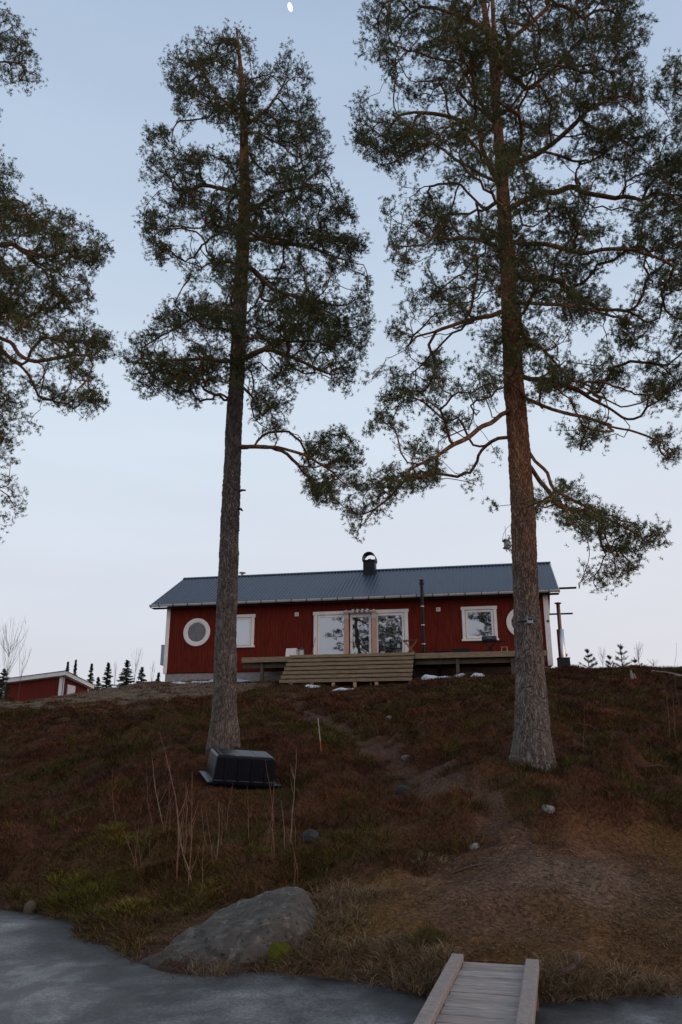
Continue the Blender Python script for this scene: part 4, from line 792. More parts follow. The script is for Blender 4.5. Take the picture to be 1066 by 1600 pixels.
for p, q, w_ in ((Lf, e1, .18), (Cn-e1*.26, e1, .26), (Rt-e2*.2, e2, .2), (Cn+e2*.0, e2, .1)):
    nn = nf if q is e1 else ns; a = p+nn*.02; c = p+q*w_+nn*.02
    MB().add([(a[0], a[1], z0), (c[0], c[1], z0), (c[0], c[1], c[2]-.24), (a[0], a[1], a[2]-.24)]+[(a[0]+nn[0]*.03, a[1]+nn[1]*.03, z0), (c[0]+nn[0]*.03, c[1]+nn[1]*.03, z0), (c[0]+nn[0]*.03, c[1]+nn[1]*.03, c[2]-.24), (a[0]+nn[0]*.03, a[1]+nn[1]*.03, a[2]-.24)],
             [(4, 5, 6, 7), (0, 4, 7, 3), (1, 2, 6, 5), (3, 7, 6, 2)]).build('corner_board', M['white'], shed, True)
Ls = np.linalg.norm(Rt-Cn); h0 = Cn+e2*Ls*.17; h1 = Cn+e2*Ls*.46
mb = MB()
for a, c, za, zb, o_ in ((h0, h1, Cn[2]-1.55, Cn[2]-.62, .05),):
    mb.add([(a[0]+ns[0]*k, a[1]+ns[1]*k, z) for k in (.0, o_) for z in (za, zb)]+[(c[0]+ns[0]*k, c[1]+ns[1]*k, z) for k in (.0, o_) for z in (za, zb)], [(2, 6, 7, 3), (0, 2, 3, 1), (4, 5, 7, 6), (1, 3, 7, 5), (0, 4, 6, 2)])
hd = mb.build('hatch', M['white'], shed, True, bevel=.01)
mb = MB()
for z in (Cn[2]-.75, Cn[2]-1.0): a = h0+e2*.15; c = h1-e2*.15; mb.bar((a[0]+ns[0]*.06, a[1]+ns[1]*.06, z), (c[0]+ns[0]*.06, c[1]+ns[1]*.06, z), .02, .03)
mb.build('hinge', M['dark_metal'], hd).location = tuple(-v for v in shed.location)

# ------------------------------------------------------------------ dock
dang = R(14.5); dk = thing('footbridge', (1.37, 7.97, 0), 'narrow grey plank footbridge with side rails from the ice to shore', 'footbridge', rz=-dang)
b = MB(); y = -.02; rs = random.Random(5)
while y > -13: b.box(-.275+rs.uniform(-.006, .006), .27+rs.uniform(-.006, .006), y-.092, y, .215+rs.uniform(-.003, .003), .25+rs.uniform(-.003, .003)); y -= .1
pl = b.build('planks', mat('plank_wood', (.3, .25, .2), .8, tint=True, var=.30, vscale=5, stretch=(1.2, 9, 9), bump=.6, bscale=14), dk, bevel=.004)
pa = pl.data.attributes.new('tint', 'FLOAT_COLOR', 'POINT'); pr = random.Random(9); ca = []
for i in range(len(pl.data.vertices)//8): k = pr.uniform(.82, 1.12); w3 = pr.uniform(-.008, .012); ca += [.34*k+w3, .285*k, .25*k-w3*.5, 1]*8
pa.data.foreach_set('color', ca)
MB().box(-.385, -.278, -6.6, .03, .215, .305).box(-.382, -.28, -13, -6.61, .215, .303).build('rail', M['dock'], dk, bevel=.008)
MB().box(.272, .385, -5.1, .0, .215, .302).box(.274, .383, -13, -5.11, .215, .304).build('rail', M['dock'], dk, bevel=.008)
MB().box(-.25, -.19, -13, -.05, .07, .213).build('bearer', M['deckdark'], dk); MB().box(.19, .25, -13, -.05, .07, .213).build('bearer', M['deckdark'], dk)
for y in (-.35, -3, -6, -9, -12):
    for s_ in (-1, 1): MB().tube([(s_*.33, y, -.35), (s_*.33, y, .213)], .045, 8).build('pile', M['deckdark'], dk)

# ------------------------------------------------------------------ upturned tub
c = G(374, 1219); c[2] -= .05; tub = thing('plastic_tub', c, 'upturned black plastic tub at the foot of the left tall pine', 'tub', rz=R(20)); tub.rotation_euler = (R(11), R(3), R(20))
def rrect(w_, d_, z, r_, n=5, rib=0):
    o = []
    for qx, qy, a0 in ((1, 1, 0), (-1, 1, 90), (-1, -1, 180), (1, -1, 270)):
        for i in range(n): a = R(a0+90*i/(n-1)); o.append((qx*(w_/2-r_)+r_*math.cos(a), qy*(d_/2-r_)+r_*math.sin(a), z))
    return o
V, n = [], 20
for w_, d_, z in ((.96, .66, .535), (1.0, .70, .52), (1.02, .72, .505), (1.09, .79, .12), (1.11, .81, .10), (1.28, .98, .085), (1.28, .98, .06), (1.14, .84, .055), (1.12, .82, -.02)): V += rrect(w_*1.07, d_, z, .04)
MB().add(V, [(i*n+j, (i+1)*n+j, (i+1)*n+(j+1) % n, i*n+(j+1) % n) for i in range(8) for j in range(n)]+[tuple(range(n))]).build('body', M['tubm'], tub)
b = MB()
for x0 in (-.34, -.11, .12, .35): b.add([(x0-.025, -.355, .50), (x0+.025, -.355, .50), (x0+.03, -.402, .12), (x0-.03, -.402, .12), (x0-.02, -.385, .50), (x0+.02, -.385, .50), (x0+.025, -.425, .12), (x0-.025, -.425, .12)], [(4, 7, 6, 5), (0, 3, 7, 4), (1, 5, 6, 2), (0, 4, 5, 1)])
for y0 in (-.15, .15): b.add([(.505, y0-.025, .50), (.505, y0+.025, .50), (.552, y0+.03, .12), (.552, y0-.03, .12), (.53, y0-.02, .50), (.53, y0+.02, .50), (.575, y0+.025, .12), (.575, y0-.025, .12)], [(4, 7, 6, 5), (0, 3, 7, 4), (1, 5, 6, 2), (0, 4, 5, 1)])
for x0 in (-.3, 0, .3): b.box(x0-.12, x0+.12, -.30, .30, .53, .545)
b.build('ribs', M['tubm'], tub, bevel=.006).scale = (1.07, .992, .99)

# ------------------------------------------------------------------ rocks
import bmesh
def hullrock(name, pts, m, label, cat, group=None, sub=4, amp=.05, sc=2.0, base=None, crack=None, smooth_n=2):
    pts = [Vector(p) for p in pts]; cx = sum((p for p in pts), Vector())/len(pts); loc = Vector((cx.x, cx.y, min(p.z for p in pts) if base is None else base))
    bm = bmesh.new()
    for p in pts: bm.verts.new(p-loc)
    r = bmesh.ops.convex_hull(bm, input=bm.verts); bmesh.ops.delete(bm, geom=[v for v in bm.verts if not v.link_faces], context='VERTS')
    for i in range(sub):
        bmesh.ops.subdivide_edges(bm, edges=[e for e in bm.edges if e.calc_length() > .045], cuts=1, use_grid_fill=True)
        if i < smooth_n: bmesh.ops.smooth_vert(bm, verts=bm.verts, factor=.2, use_axis_x=True, use_axis_y=True, use_axis_z=True)
    bmesh.ops.triangulate(bm, faces=bm.faces)
    for v in bm.verts:
        p = v.co+loc; q = p*sc; nn = noise.noise(q)*.6+noise.noise(q*2.7)*.3+noise.noise(q*7)*.14; v.co += (v.co-Vector((0, 0, .1))).normalized()*nn*amp*1.6
        if crack is not None:
            for ca_, cn_ in crack:
                d = abs((p-ca_).dot(cn_)+.05*noise.noise(q*3))
                if d < .045: v.co -= (v.co-Vector((0, 0, -.1))).normalized()*.05*(1-d/.045)
    me = bpy.data.meshes.new(name); bm.to_mesh(me); bm.free(); me.polygons.foreach_set('use_smooth', [True]*len(me.polygons))
    o = link(name, me, m); o.location = loc; return tag(o, label, cat, group)
rp_ = []
for px, py, Y in [(222, 1499, 9.25), (250, 1477, 9.55), (300, 1453, 9.75), (345, 1428, 9.85), (385, 1400, 9.95), (420, 1388, 9.95), (450, 1383, 9.95), (474, 1391, 9.85), (492, 1417, 9.7), (498, 1445, 9.5)]:
    p = at(px, py, Y); rp_.append(p); rp_.append((p[0]+.05, Y+.5, p[2]-.12)); rp_.append((p[0], Y+.6, -.2))
for px, py, Y in [(218, 1504, 9.05), (245, 1515, 8.85), (300, 1524, 8.62), (350, 1522, 8.6), (385, 1514, 8.75), (430, 1505, 8.9), (495, 1490, 9.2)]:
    p = at(px, py, Y); rp_.append(p); rp_.append((p[0], Y, -.25))
rp_ += [at(300, 1488, 9.0), at(352, 1470, 8.98), at(398, 1445, 9.1), at(452, 1418, 9.25), at(478, 1450, 9.15), at(430, 1470, 8.95)]
ck1, ck2, ck3 = at(318, 1446, 9.6), at(405, 1494, 9.1), at(432, 1440, 9.3)
hullrock('boulder', rp_, M['rock'], 'large lichen-spotted grey boulder at the edge of the ice', 'boulder', sub=5, amp=.055, sc=2.6, base=-.05, smooth_n=1, crack=[(Vector(ck1), (Vector(ck2)-Vector(ck1)).cross(Vector((0, 1, .1))).normalized())])
def stone(px, py, wpx, hpx, label, m=M['stone'], group='stones lying on the slope'):
    g = G(px, py); g[2] += float(mound(g[:1], g[1:2])[0])*.8+.012; dpt = g[1]*1.03; w_ = wpx/F*dpt/2; h_ = hpx/F*dpt*.8; rr = random.Random(px)
    pts = [(g[0]+w_*math.cos(a)*rr.uniform(.75, 1), g[1]+w_*.8*math.sin(a)*rr.uniform(.75, 1), g[2]+z) for a in np.linspace(0, 2*PI, 9)[:-1] for z in (-.06, h_*.5)]
    pts += [(g[0]+w_*.5*math.cos(a), g[1]+w_*.4*math.sin(a), g[2]+h_*rr.uniform(.85, 1.1)) for a in (0, 1.5, 3, 4.6)]
    return hullrock('stone', pts, m, label, 'stone', group, sub=3, amp=.02, sc=6, base=g[2])
stone(636, 1195, 21, 8, 'pale flat stone on the path below the steps'); stone(858, 1279, 25, 7, 'pale flat stone in front of the right tall pine'); stone(608, 1129, 12, 6, 'tiny pale stone at the upper end of the path')
stone(630, 1243, 24, 9, 'dark grey stone half hidden in heather left of the path', M['darkrock']); stone(485, 1345, 30, 14, 'dark boulder half buried in heather above the lichen boulder', M['darkrock'])
stone(742, 1326, 18, 5, 'small pale stone low on the path near the bare ground'); stone(60, 1121, 16, 5, 'pale flat stone on the slope below the shed'); stone(435, 1484, 22, 14, 'small rounded stone against the right foot of the lichen boulder', M['rock'])
g = G(936, 1047); hullrock('boulder', [(g[0]+x, g[1]+y, g[2]+z) for x, y, z in [(-.5, 0, -.1), (.5, 0, -.1), (0, -.4, -.1), (0, .4, -.1), (-.42, 0, .17), (.4, .1, .2), (0, -.2, .3), (.1, .2, .3), (-.2, .1, .3)]], M['black'], 'low dark mound on the crest right of the cottage', 'boulder', sub=3, amp=.03, base=g[2])

# ------------------------------------------------------------------ stumps, posts, stems
def tubething(name, pts, rad, m, label, cat, group=None, k=8):
    t = MB().tube([tuple(Vector(p)-Vector(pts[0])) for p in pts], rad, k); o = t.build(name, m, smooth=True); o.location = tuple(float(v) for v in pts[0]); return tag(o, label, cat, group)
g = G(904, 1512); p = at(903, 1488, g[1]); tubething('stake', [g-np.array([0, 0, .1]), (g[0], g[1], p[2])], [.03, .027], M['deckdark'], 'short square wooden stake in the ground right of the footbridge', 'stake', k=4)
g0 = at(878, 1521, 8.0); g1 = at(899, 1507, 8.05); g0[2] = max(g0[2], gz(g0[0], g0[1])+.03); g1[2] = g0[2]+.05; dv = g1-g0; L_ = np.linalg.norm(dv); dv /= L_; u_ = np.cross(dv, [0, 0, 1.]); u_ /= np.linalg.norm(u_); v_ = np.cross(dv, u_)
tubething('coil_spring', [g0+dv*L_*i/110+u_*.022*math.cos(i*.5)+v_*.022*math.sin(i*.5) for i in range(110)], .003, M['rust'], 'rusty coil spring lying on grass beside the wooden stake', 'spring', k=5)
g = at(46, 1424, 12.0); tubething('stump', [(g[0], 12.0, -.05), (g[0]+.01, 12.0, .10), (g[0], 12.02, .13)], [.09, .075, .05], M['deckdark'], 'weathered stump standing in the ice by the left bank', 'stump', k=9)
g = G(992, 1072); p = at(986, 1047, g[1]); sn = thing('dead_snag', g, 'short grey split snag on the right crest', 'stump')
MB().tube([(0, 0, -.05), (-.06, 0, .3), (-.08, 0, float(p[2]-g[2]))], [.07, .055, .035], 7).build('trunk', M['dock'], sn); MB().tube([(.05, 0, -.05), (.04, 0, .3), (.0, 0, float(p[2]-g[2])*.8)], [.06, .045, .02], 7).build('splinter', M['dock'], sn)
a = G(1020, 1056); c = G(1080, 1066); tubething('log', [a+np.array([0, 0, .16]), (a+c)/2+np.array([0, 0, .18]), c+np.array([0, 0, .14])], [.05, .06, .055], M['dock'], 'pale fallen log on the right crest at the picture edge', 'log')
g = G(503, 1186); p = at(497, 1122, g[1]); mid = at(500.5, 1158, g[1])
sk = thing('marker_stake', g, 'thin marker stake, white above and orange below, beside the path', 'stake')
MB().tube([(0, 0, -.05), tuple(mid-g)], [.012, .011], 6).build('lower_rod', M['orange'], sk); MB().tube([tuple(mid-g), tuple(p-g)], [.010, .008], 6).build('upper_rod', M['gutter'], sk)
def sapling(bx, by, tx, ty, label, m, r0=.009, side=3, bend=.06, seed=0, group='leafless saplings on the slope', name='sapling'):
    g = G(bx, by); p = at(tx, ty, g[1]+.15); rr = random.Random(int(seed*7+bx)); t = thing(name, g, label, 'sapling', group)
    d = p-g; Ln = np.linalg.norm(d); n = 7; off = [rr.uniform(-bend, bend)*Ln for _ in range(2)]
    P = [d*i/n+np.array([off[0], off[1], 0])*math.sin(PI*i/n)+np.array([rr.uniform(-.008, .008)*Ln, 0, 0]) for i in range(n+1)]; P[0] = P[0]-np.array([0, 0, .05])
    MB().tube([tuple(q) for q in P], [r0*(1-.75*i/n) for i in range(n+1)], 5).build('stem', m, t, smooth=True)
    b = MB()
    for i in range(side):
        s = rr.uniform(.25, .85); k = int(s*n); q = P[k]; az = rr.uniform(0, 2*PI); l = Ln*rr.uniform(.15, .38)*(1.2-s)
        e_ = q+np.array([math.cos(az)*.45*l, math.sin(az)*.45*l, l]); b.tube([tuple(q), tuple((q+e_)/2+np.array([math.cos(az)*.05*l, 0, -.03*l])), tuple(e_)], [r0*.45, r0*.35, r0*.15], 4, cap=False)
    b.build('twigs', m, t); return t
for i, (a_, b_, c_, d_, lb, mm, sd, r0) in enumerate([
    (277, 1392, 248, 1141, 'tallest reddish sapling, left of the black tub', 'redtwig', 4, .013), (255, 1290, 237, 1183, 'pale leaning sapling behind the tallest reddish sapling', 'paletwig', 3, .010),
    (281, 1380, 290, 1222, 'reddish sapling just right of the tallest one', 'redtwig', 5, .011), (305, 1392, 278, 1262, 'left-leaning sapling with pale stem below the tub', 'paletwig', 4, .010),
    (337, 1362, 342, 1251, 'straight pale sapling below the left end of the tub', 'paletwig', 1, .008), (346, 1350, 347, 1256, 'straight reddish sapling below the middle of the tub', 'redtwig', 1, .007),
    (431, 1362, 428, 1218, 'upright pinkish sapling below the right end of the tub', 'redtwig', 2, .009), (445, 1344, 440, 1251, 'short sapling between the upright pinkish one and the right-leaning one', 'paletwig', 1, .007),
    (452, 1350, 463, 1170, 'right-leaning pale sapling right of the tub', 'paletwig', 3, .009), (293, 1404, 300, 1205, 'bushy reddish sapling with forked top left of the tub', 'redtwig', 6, .010), (215, 1360, 190, 1290, 'low bent sapling leftmost above the ice', 'redtwig', 3, .009),
    (320, 1410, 322, 1300, 'short reddish sapling above the left slope of the lichen boulder', 'redtwig', 3, .007), (1045, 1172, 1036, 1064, 'thin sapling at the right edge, left of its twin', 'redtwig', 2, .010), (1055, 1168, 1051, 1082, 'short thin sapling close to the right picture edge', 'redtwig', 2, .009),
    (1066, 1120, 1058, 1004, 'thin bare stem rising above the right crest', 'twig', 1, .010), (912, 1190, 914, 1100, 'single thin stem in the heather right of the tall pine', 'redtwig', 1, .006), (182, 1290, 176, 1200, 'thin stem in the heather left of the tub', 'redtwig', 2, .007)]):
    sapling(a_, b_, c_, d_, lb, M[mm], r0, sd, seed=i)
rs = random.Random(77)
for i in range(22):
    bx = rs.uniform(195, 470); by = rs.uniform(1300, 1400); h_ = rs.uniform(50, 120)
    sapling(bx, by, bx+rs.uniform(-22, 22), by-h_, 'one of many thin short reddish shoots between the taller saplings above the lichen boulder', M['redtwig'], rs.uniform(.004, .007), rs.randint(2, 5), seed=i+60, group='thin short shoots between the taller saplings')

def bare_shrub(px, top, by, Y, label, w_px, n=14, seed=1, m=M['twig'], r0=.013):
    p = at(px, by, Y); tp_ = at(px, top, Y); z = gz(p[0], p[1]); Ln = tp_[2]-z; rr = random.Random(seed); t = thing('bare_shrub', (p[0], p[1], z), label, 'shrub', 'leafless shrubs on the crest'); b = MB(); W_ = w_px/F*Y/2
    b.tube([(0, 0, -.1), (.02, 0, Ln*.5), (0, 0, Ln)], [r0, r0*.6, r0*.15], 5); 
    for i in range(n):
        s = rr.uniform(.25, .8); q = Vector((0.01, 0, Ln*s)); az = rr.uniform(0, 2*PI); s *= .8; q.z = Ln*s; k_ = rr.uniform(.25, 1); e_ = q+Vector((math.cos(az)*W_*k_, math.sin(az)*W_*k_, Ln*(1-s)*rr.uniform(.6, .95))); mid_ = q.lerp(e_, .5)+Vector((math.cos(az)*W_*.12*k_, 0, 0))
        b.tube([q, mid_, e_], [r0*.5, r0*.35, r0*.12], 4, cap=False)
        for _ in range(3):
            s2 = rr.uniform(.3, .95); q2 = mid_.lerp(e_, s2); b.tube([q2, q2+Vector((rr.uniform(-1, 1)*W_*.15, rr.uniform(-1, 1)*W_*.15, Ln*.12*rr.uniform(.4, 1)))], [r0*.22, r0*.08], 3, cap=False)
    b.build('branches', m, t)
bare_shrub(6, 965, 1090, 34, 'tall leafless birch in front of the shed at the left edge', 60, 30, 1, M['twig'], .014); bare_shrub(28, 1005, 1095, 35, 'leafless bush before the left end of the shed', 26, 8, 2)
bare_shrub(209, 1012, 1072, 46, 'leafless shrub with tall stems right of the largest spruce', 26, 10, 3); bare_shrub(236, 1030, 1072, 47, 'small leafless shrub beside the cottage foundation', 16, 7, 4); bare_shrub(1000, 1003, 1052, 35, 'leafless birch shrub on the right crest behind the young pines', 30, 12, 5)
bare_shrub(943, 1010, 1050, 36, 'faint leafless shrub between the two right young pines', 18, 8, 6); bare_shrub(1022, 1028, 1052, 35, 'low leafless shrub right of the birch shrub', 20, 8, 7); bare_shrub(178, 1030, 1078, 47, 'thin leafless shrub left of the largest spruce', 12, 6, 8)
def conifer(px, top, by, Y, wpx, label, m, name='spruce', whorl=.14, up=.15, seed=1, group='small conifers on the crest', dens=1.0):
    p = at(px, by, Y); tp_ = at(px, top, Y); z = gz(p[0], p[1]); Hh = tp_[2]-z; Wr = wpx/F*Y/2; rr = random.Random(seed); t = thing(name, (p[0], p[1], z), label, 'tree', group)
    MB().tube([(0, 0, -.1), (0, 0, Hh*.6), (0, 0, Hh)], [.03*Hh, .016*Hh, .004], 7).build('trunk', M['twig'], t)
    T, D = [], []; b = MB(); h = .12*Hh
    while h < Hh*.97:
        f_ = (1-h/Hh); n = 8 if name == 'spruce' else 5
        for j in range(n):
            az = rr.uniform(0, 2*PI); l = Wr*(f_**.8)*rr.uniform(.55, 1.15)+.03; d = Vector((math.cos(az), math.sin(az), up+rr.uniform(-.1, .1)+(f_ < .25)*.5)).normalized(); q = Vector((0, 0, h+rr.uniform(-.04, .04)))
            b.tube([q, q+d*l], [.008, .003], 3, cap=False)
            m_ = max(2, int(l/.09*dens))
            for k in range(m_):
                s = (k+1)/m_; c0 = q+d*l*s; T.append(c0); D.append(d)
                if name == 'spruce' or rr.random() < .5:
                    for sg in (-1, 1): dd = (d+sg*Vector((-d.y, d.x, 0))*.9).normalized(); T.append(c0+dd*l*.16*(1.2-s)*1.5); D.append(dd)
        h += whorl*rr.uniform(.8, 1.2)
    T.append(Vector((0, 0, Hh))); D.append(Vector((0, 0, 1))); b.build('branches', M['twig'], t)
    V, Q = needles(np.array([tuple(v) for v in T]), np.array([tuple(v) for v in D]), 22, .06 if name == 'spruce' else .08, .012, .12); npmesh('crown', V, Q, m, t)
for i, (px, top, by, Y, w_, lb) in enumerate([(196, 1031, 1076, 46, 32, 'largest dark spruce on the left crest'), (166, 1035, 1080, 46, 22, 'slim spruce between the largest spruce and the shed'), (140, 1036, 1078, 56, 18, 'thin spruce behind the right end of the shed'), (220, 1042, 1074, 48, 22, 'bushy small spruce just right of the largest spruce'),
        (247, 1051, 1071, 50, 12, 'smallest spruce close to the cottage corner'), (104, 1033, 1060, 58, 14, 'spruce top showing above the shed roof corner'), (116, 1030, 1062, 59, 14, 'taller spruce top right of the other behind the shed'), (2, 1044, 1090, 46, 36, 'dark spruce behind the left end of the shed'), (152, 1058, 1082, 50, 18, 'low spruce right beside the shed')]):
    conifer(px, top, by, Y, w_*1.15, lb, M['spruce'], seed=i+3, up=.02, whorl=.10)
for i, (px, top, by, Y, w_, lb) in enumerate([(921, 1014, 1050, 34.5, 34, 'young pine right of the dark mound, nearest the cottage'), (974, 1006, 1052, 34, 38, 'tallest young pine on the right crest'), (955, 1024, 1050, 35, 26, 'small young pine left of the tallest young pine'), (994, 1027, 1052, 34, 22, 'small young pine right of the tallest young pine'),
        (886, 1020, 1050, 39, 26, 'young pine behind the outdoor stove'), (848, 1005, 1046, 52, 26, 'pine tip behind the stove flue')]):
    conifer(px, top, by, Y, w_, lb, M['youngpine'], 'young_pine', whorl=.24, up=.55, seed=i+20, dens=.7)
# things on the right tall pine
c = at(828, 970, 13.74); t = thing('trail_camera', (c[0], c[1]+.02, c[2]-.05), 'small grey device strapped to the trunk of the tallest pine', 'camera')
MB().box(-.05, .05, -.06, .02, 0, .10).build('body', M['greybox'], t, bevel=.012); MB().box(-.04, .04, -.064, -.0605, .052, .092).build('lens_panel', M['black'], t)
MB().tube([(.22*math.cos(a), .24+.26*math.sin(a), .05) for a in np.linspace(PI, 2*PI, 12)], .012, 4).build('strap', M['black'], t)
c = at(791, 850, 16.5); t = thing('bird_feeder', (c[0], c[1], c[2]-.1), 'small pale bird feeder hanging left of the tallest pine trunk', 'bird feeder')
MB().lathe((0, 0, 0), [(.075, 0), (.075, .02), (.05, .02), (.05, .16)], 12).build('seed_tube', M['candle'], t); MB().lathe((0, 0, .16), [(.085, 0), (.07, .03), (0, .06)], 12).build('lid', M['gutter'], t); MB().tube([(0, 0, .21), (0, 0, .5)], .004, 4).build('cord', M['black'], t)
# ------------------------------------------------------------------ moon
mm = bpy.data.materials.new('moonlight'); mm.use_nodes = True; q = mm.node_tree; q.nodes.clear(); e_ = N(q, 'ShaderNodeEmission'); e_.inputs[0].default_value = (1, .97, .95, 1); e_.inputs[1].default_value = 1.6; o_ = N(q, 'ShaderNodeOutputMaterial'); q.links.new(e_.outputs[0], o_.inputs[0])
bm = bmesh.new(); bmesh.ops.create_uvsphere(bm, u_segments=24, v_segments=16, radius=1); me = bpy.data.meshes.new('moon'); bm.to_mesh(me); bm.free(); moon = link('moon', me, mm)
pm = at(453.5, 11, 1300); moon.location = tuple(pm); moon.scale = (5.0, 5.0, 8.6); moon.rotation_euler = (Vector(pm).to_track_quat('Y', 'Z').to_matrix() @ __import__('mathutils').Matrix.Rotation(R(-20), 3, 'Y')).to_euler()
tag(moon, 'bright white gibbous moon high in the evening sky', 'moon')
# ------------------------------------------------------------------ far shore behind the viewer (seen in the window reflections)
T = []; n = 900; V = []; Fc = []
for i in range(n):
    x = -260+520*i/n+random.uniform(-2, 2); y = -112-random.uniform(0, 60); h = random.uniform(7, 13); r_ = h*.2; zb_ = gz2(x, y)
    for k in range(5):
        z0 = h*(.08+.17*k); rr = r_*(1-.17*k); c = len(V); V += [(x+rr*math.cos(a)*random.uniform(.8, 1.1), y+rr*math.sin(a), z0+zb_-.3) for a in np.linspace(0, 2*PI, 7)[:-1]]+[(x, y, z0+h*.3+zb_-.3)]; Fc += [(c+j, c+(j+1) % 6, c+6) for j in range(6)]
tag(npmesh('far_forest', np.array(V), np.array(Fc), M['forest']), 'dark conifer forest along the opposite shore', 'forest', kind='stuff')

# ------------------------------------------------------------------ ground cover
def blades(P, per, h, spread, w_, lean, colr, flat=0.0, hj=.35, md=False):
    n = len(P); h = np.broadcast_to(np.asarray(h, float), (n,)); w_ = np.broadcast_to(np.asarray(w_, float), (n,)); spread = np.broadcast_to(np.asarray(spread, float), (n,))
    az = rng.random((n, per))*2*PI; rad = np.sqrt(rng.random((n, per)))
    bx = P[:, None, 0]+np.cos(az)*rad*spread[:, None]; by = P[:, None, 1]+np.sin(az)*rad*spread[:, None]; bz = (Hm(bx.ravel(), by.ravel())+(mound(bx.ravel(), by.ravel())*.8 if md else 0)).reshape(n, per)-.02
    H_ = h[:, None]*(1-hj+2*hj*rng.random((n, per)))*(1-.35*rad)
    az2 = az+rng.normal(0, .9, (n, per)); ln = lean*(.4+rng.random((n, per))*1.0)*(.3+rad)
    dx, dy = np.cos(az2)*ln*H_, np.sin(az2)*ln*H_
    base = np.stack([bx, by, bz], -1); tip = base+np.stack([dx, dy, H_*(1-flat)], -1); mid = base+np.stack([dx*.35, dy*.35, H_*(1-flat)*.62+H_*flat*.15], -1)
    sa = rng.random((n, per))*PI; sd = np.stack([np.cos(sa), np.sin(sa), np.zeros_like(sa)], -1)*(w_[:, None, None]/2)
    V = np.stack([base-sd*.7, base+sd*.7, mid+sd, mid-sd, tip], 2).reshape(-1, 3); m = n*per; k = np.arange(m)[:, None]*5
    Cc = (np.asarray(colr)[:, None]*(.6+.8*rng.random((n, per, 1)))).reshape(-1, 3).repeat(5, 0)
    return V, k+np.array([[0, 1, 2, 3]]), k+np.array([[3, 2, 4]]), Cc
def merge(name, lst, m, label, cat):
    V, Q, T, Cc, k = [], [], [], [], 0
    for v, q, t, c in lst: V.append(v); Q.append(q+k); T.append(t+k); Cc.append(c); k += len(v)
    return tag(npmesh(name, np.concatenate(V), [np.concatenate(Q), np.concatenate(T)], m, col=np.clip(np.concatenate(Cc), .002, 1)), label, cat, kind='stuff')
def samp(n, y0=8.2, y1=41, pw=1.0):
    y = y0+(y1-y0)*rng.random(n)**pw; x = (rng.random(n)*2-1)*(y*.50+2.5); wgt = (y*.5+2.5)/(y1*.5+2.5); k = rng.random(n) < wgt**.5
    x, y = x[k], y[k]; z = Hm(x, y); k = z > .03; x, y, z = x[k], y[k], z[k]
    # keep clear of the buildings
    lx = (x-HO[0])*ha[0]+(y-HO[1])*ha[1]; ly = (x-HO[0])*hn[0]+(y-HO[1])*hn[1]; k = ~((lx > -.1) & (lx < LX+.1) & (ly > -.15)) & ~((lx > 5.2) & (lx < 18.6) & (ly > -2.3)) & ~((lx > 7.1) & (lx < 13.1) & (ly > -3.9) & (ly <= -2.2))
    return x[k], y[k], z[k]
RK = wpoly0([(212, 1500), (250, 1520), (385, 1520), (500, 1490)])
RKP = np.vstack([RK, [[-.15, 10.3], [-1.0, 10.6], [-2.3, 9.9]]])
def onrock(x, y): return inpoly(RKP, x, y)
x, y, z = samp(40000); pt, br, gr = masks(x, y)
cr_ = np.maximum(sst(.45, .7, vnoise(x, y, .5, 60))*sst(25, 32, y)*sst(-2, -5, x), sst(29, 33, y)*sst(-3.5, -6, x)*.9)
tubd = np.hypot(x-tub.location.x, (y-tub.location.y)*1.2)
keep = ~onrock(x, y) & (pt < .35) & (br < .5) & (rng.random(len(x)) > cr_*.93) & (vnoise(x, y, 1.4, 77)+rng.random(len(x))*.5 > .28) & (tubd > .66) & ~((gr > .5) & (rng.random(len(x)) < .3))
x, y = x[keep], y[keep]; a = vnoise(x, y, .45, 12)[:, None]; c_ = vnoise(x, y, 1.3, 15)[:, None]; d_ = rng.random((len(x), 1))
colh = np.array([.112, .042, .023])*(1-a)+np.array([.082, .045, .022])*a; colh = colh*(.55+.9*c_)
ol = sst(.48, .74, vnoise(x, y, .8, 90)+.10*rng.random(len(x))-.02)[:, None]; colh = colh*(1-ol)+np.array([.080, .058, .016])*ol; rd = (d_ > .9); colh = np.where(rd, colh*np.array([1.7, 1.3, 1.0]), colh)
hh = (.09+.11*vnoise(x, y, 1.1, 31))*(1+.9*sst(27, 32, y)*sst(3, 7, x))*(1-.25*sst(24, 36, y)); hh = hh*np.where(np.hypot(x, y-12.0) < 0, 1, 1)
sz = 1+.5*sst(15, 32, y)
merge('heather', [blades(np.stack([x, y], 1), 26, hh, .16*sz, .009+.010*sst(12, 30, y), 1.3, colh, flat=.1, md=True)], M['plant'], 'dark reddish brown heather covering the slope', 'heather')
x, y, z = samp(13000, 8.6, 15, .9); pt, br, gr = masks(x, y); k = (gr > .5) & (vnoise(x, y, 2, 5)+.25*rng.random(len(x)) > .46) & ~onrock(x, y); x, y = x[k], y[k]; c_ = vnoise(x, y, 2.3, 55)[:, None]
c_ = np.where(rng.random((len(x), 1)) < .3, .0, c_); c_ = np.clip((c_-.15)*1.9, 0, 1.35)*(c_ > 0); colg = np.array([.150, .128, .016])*c_+np.array([.090, .045, .018])*(1-np.clip(c_, 0, 1))
x2, y2, _ = samp(1500, 13, 26); pt, br, gr = masks(x2, y2); k = (pt < .3) & (br < .5) & (vnoise(x2, y2, .9, 66) > .62); x2, y2 = x2[k], y2[k]
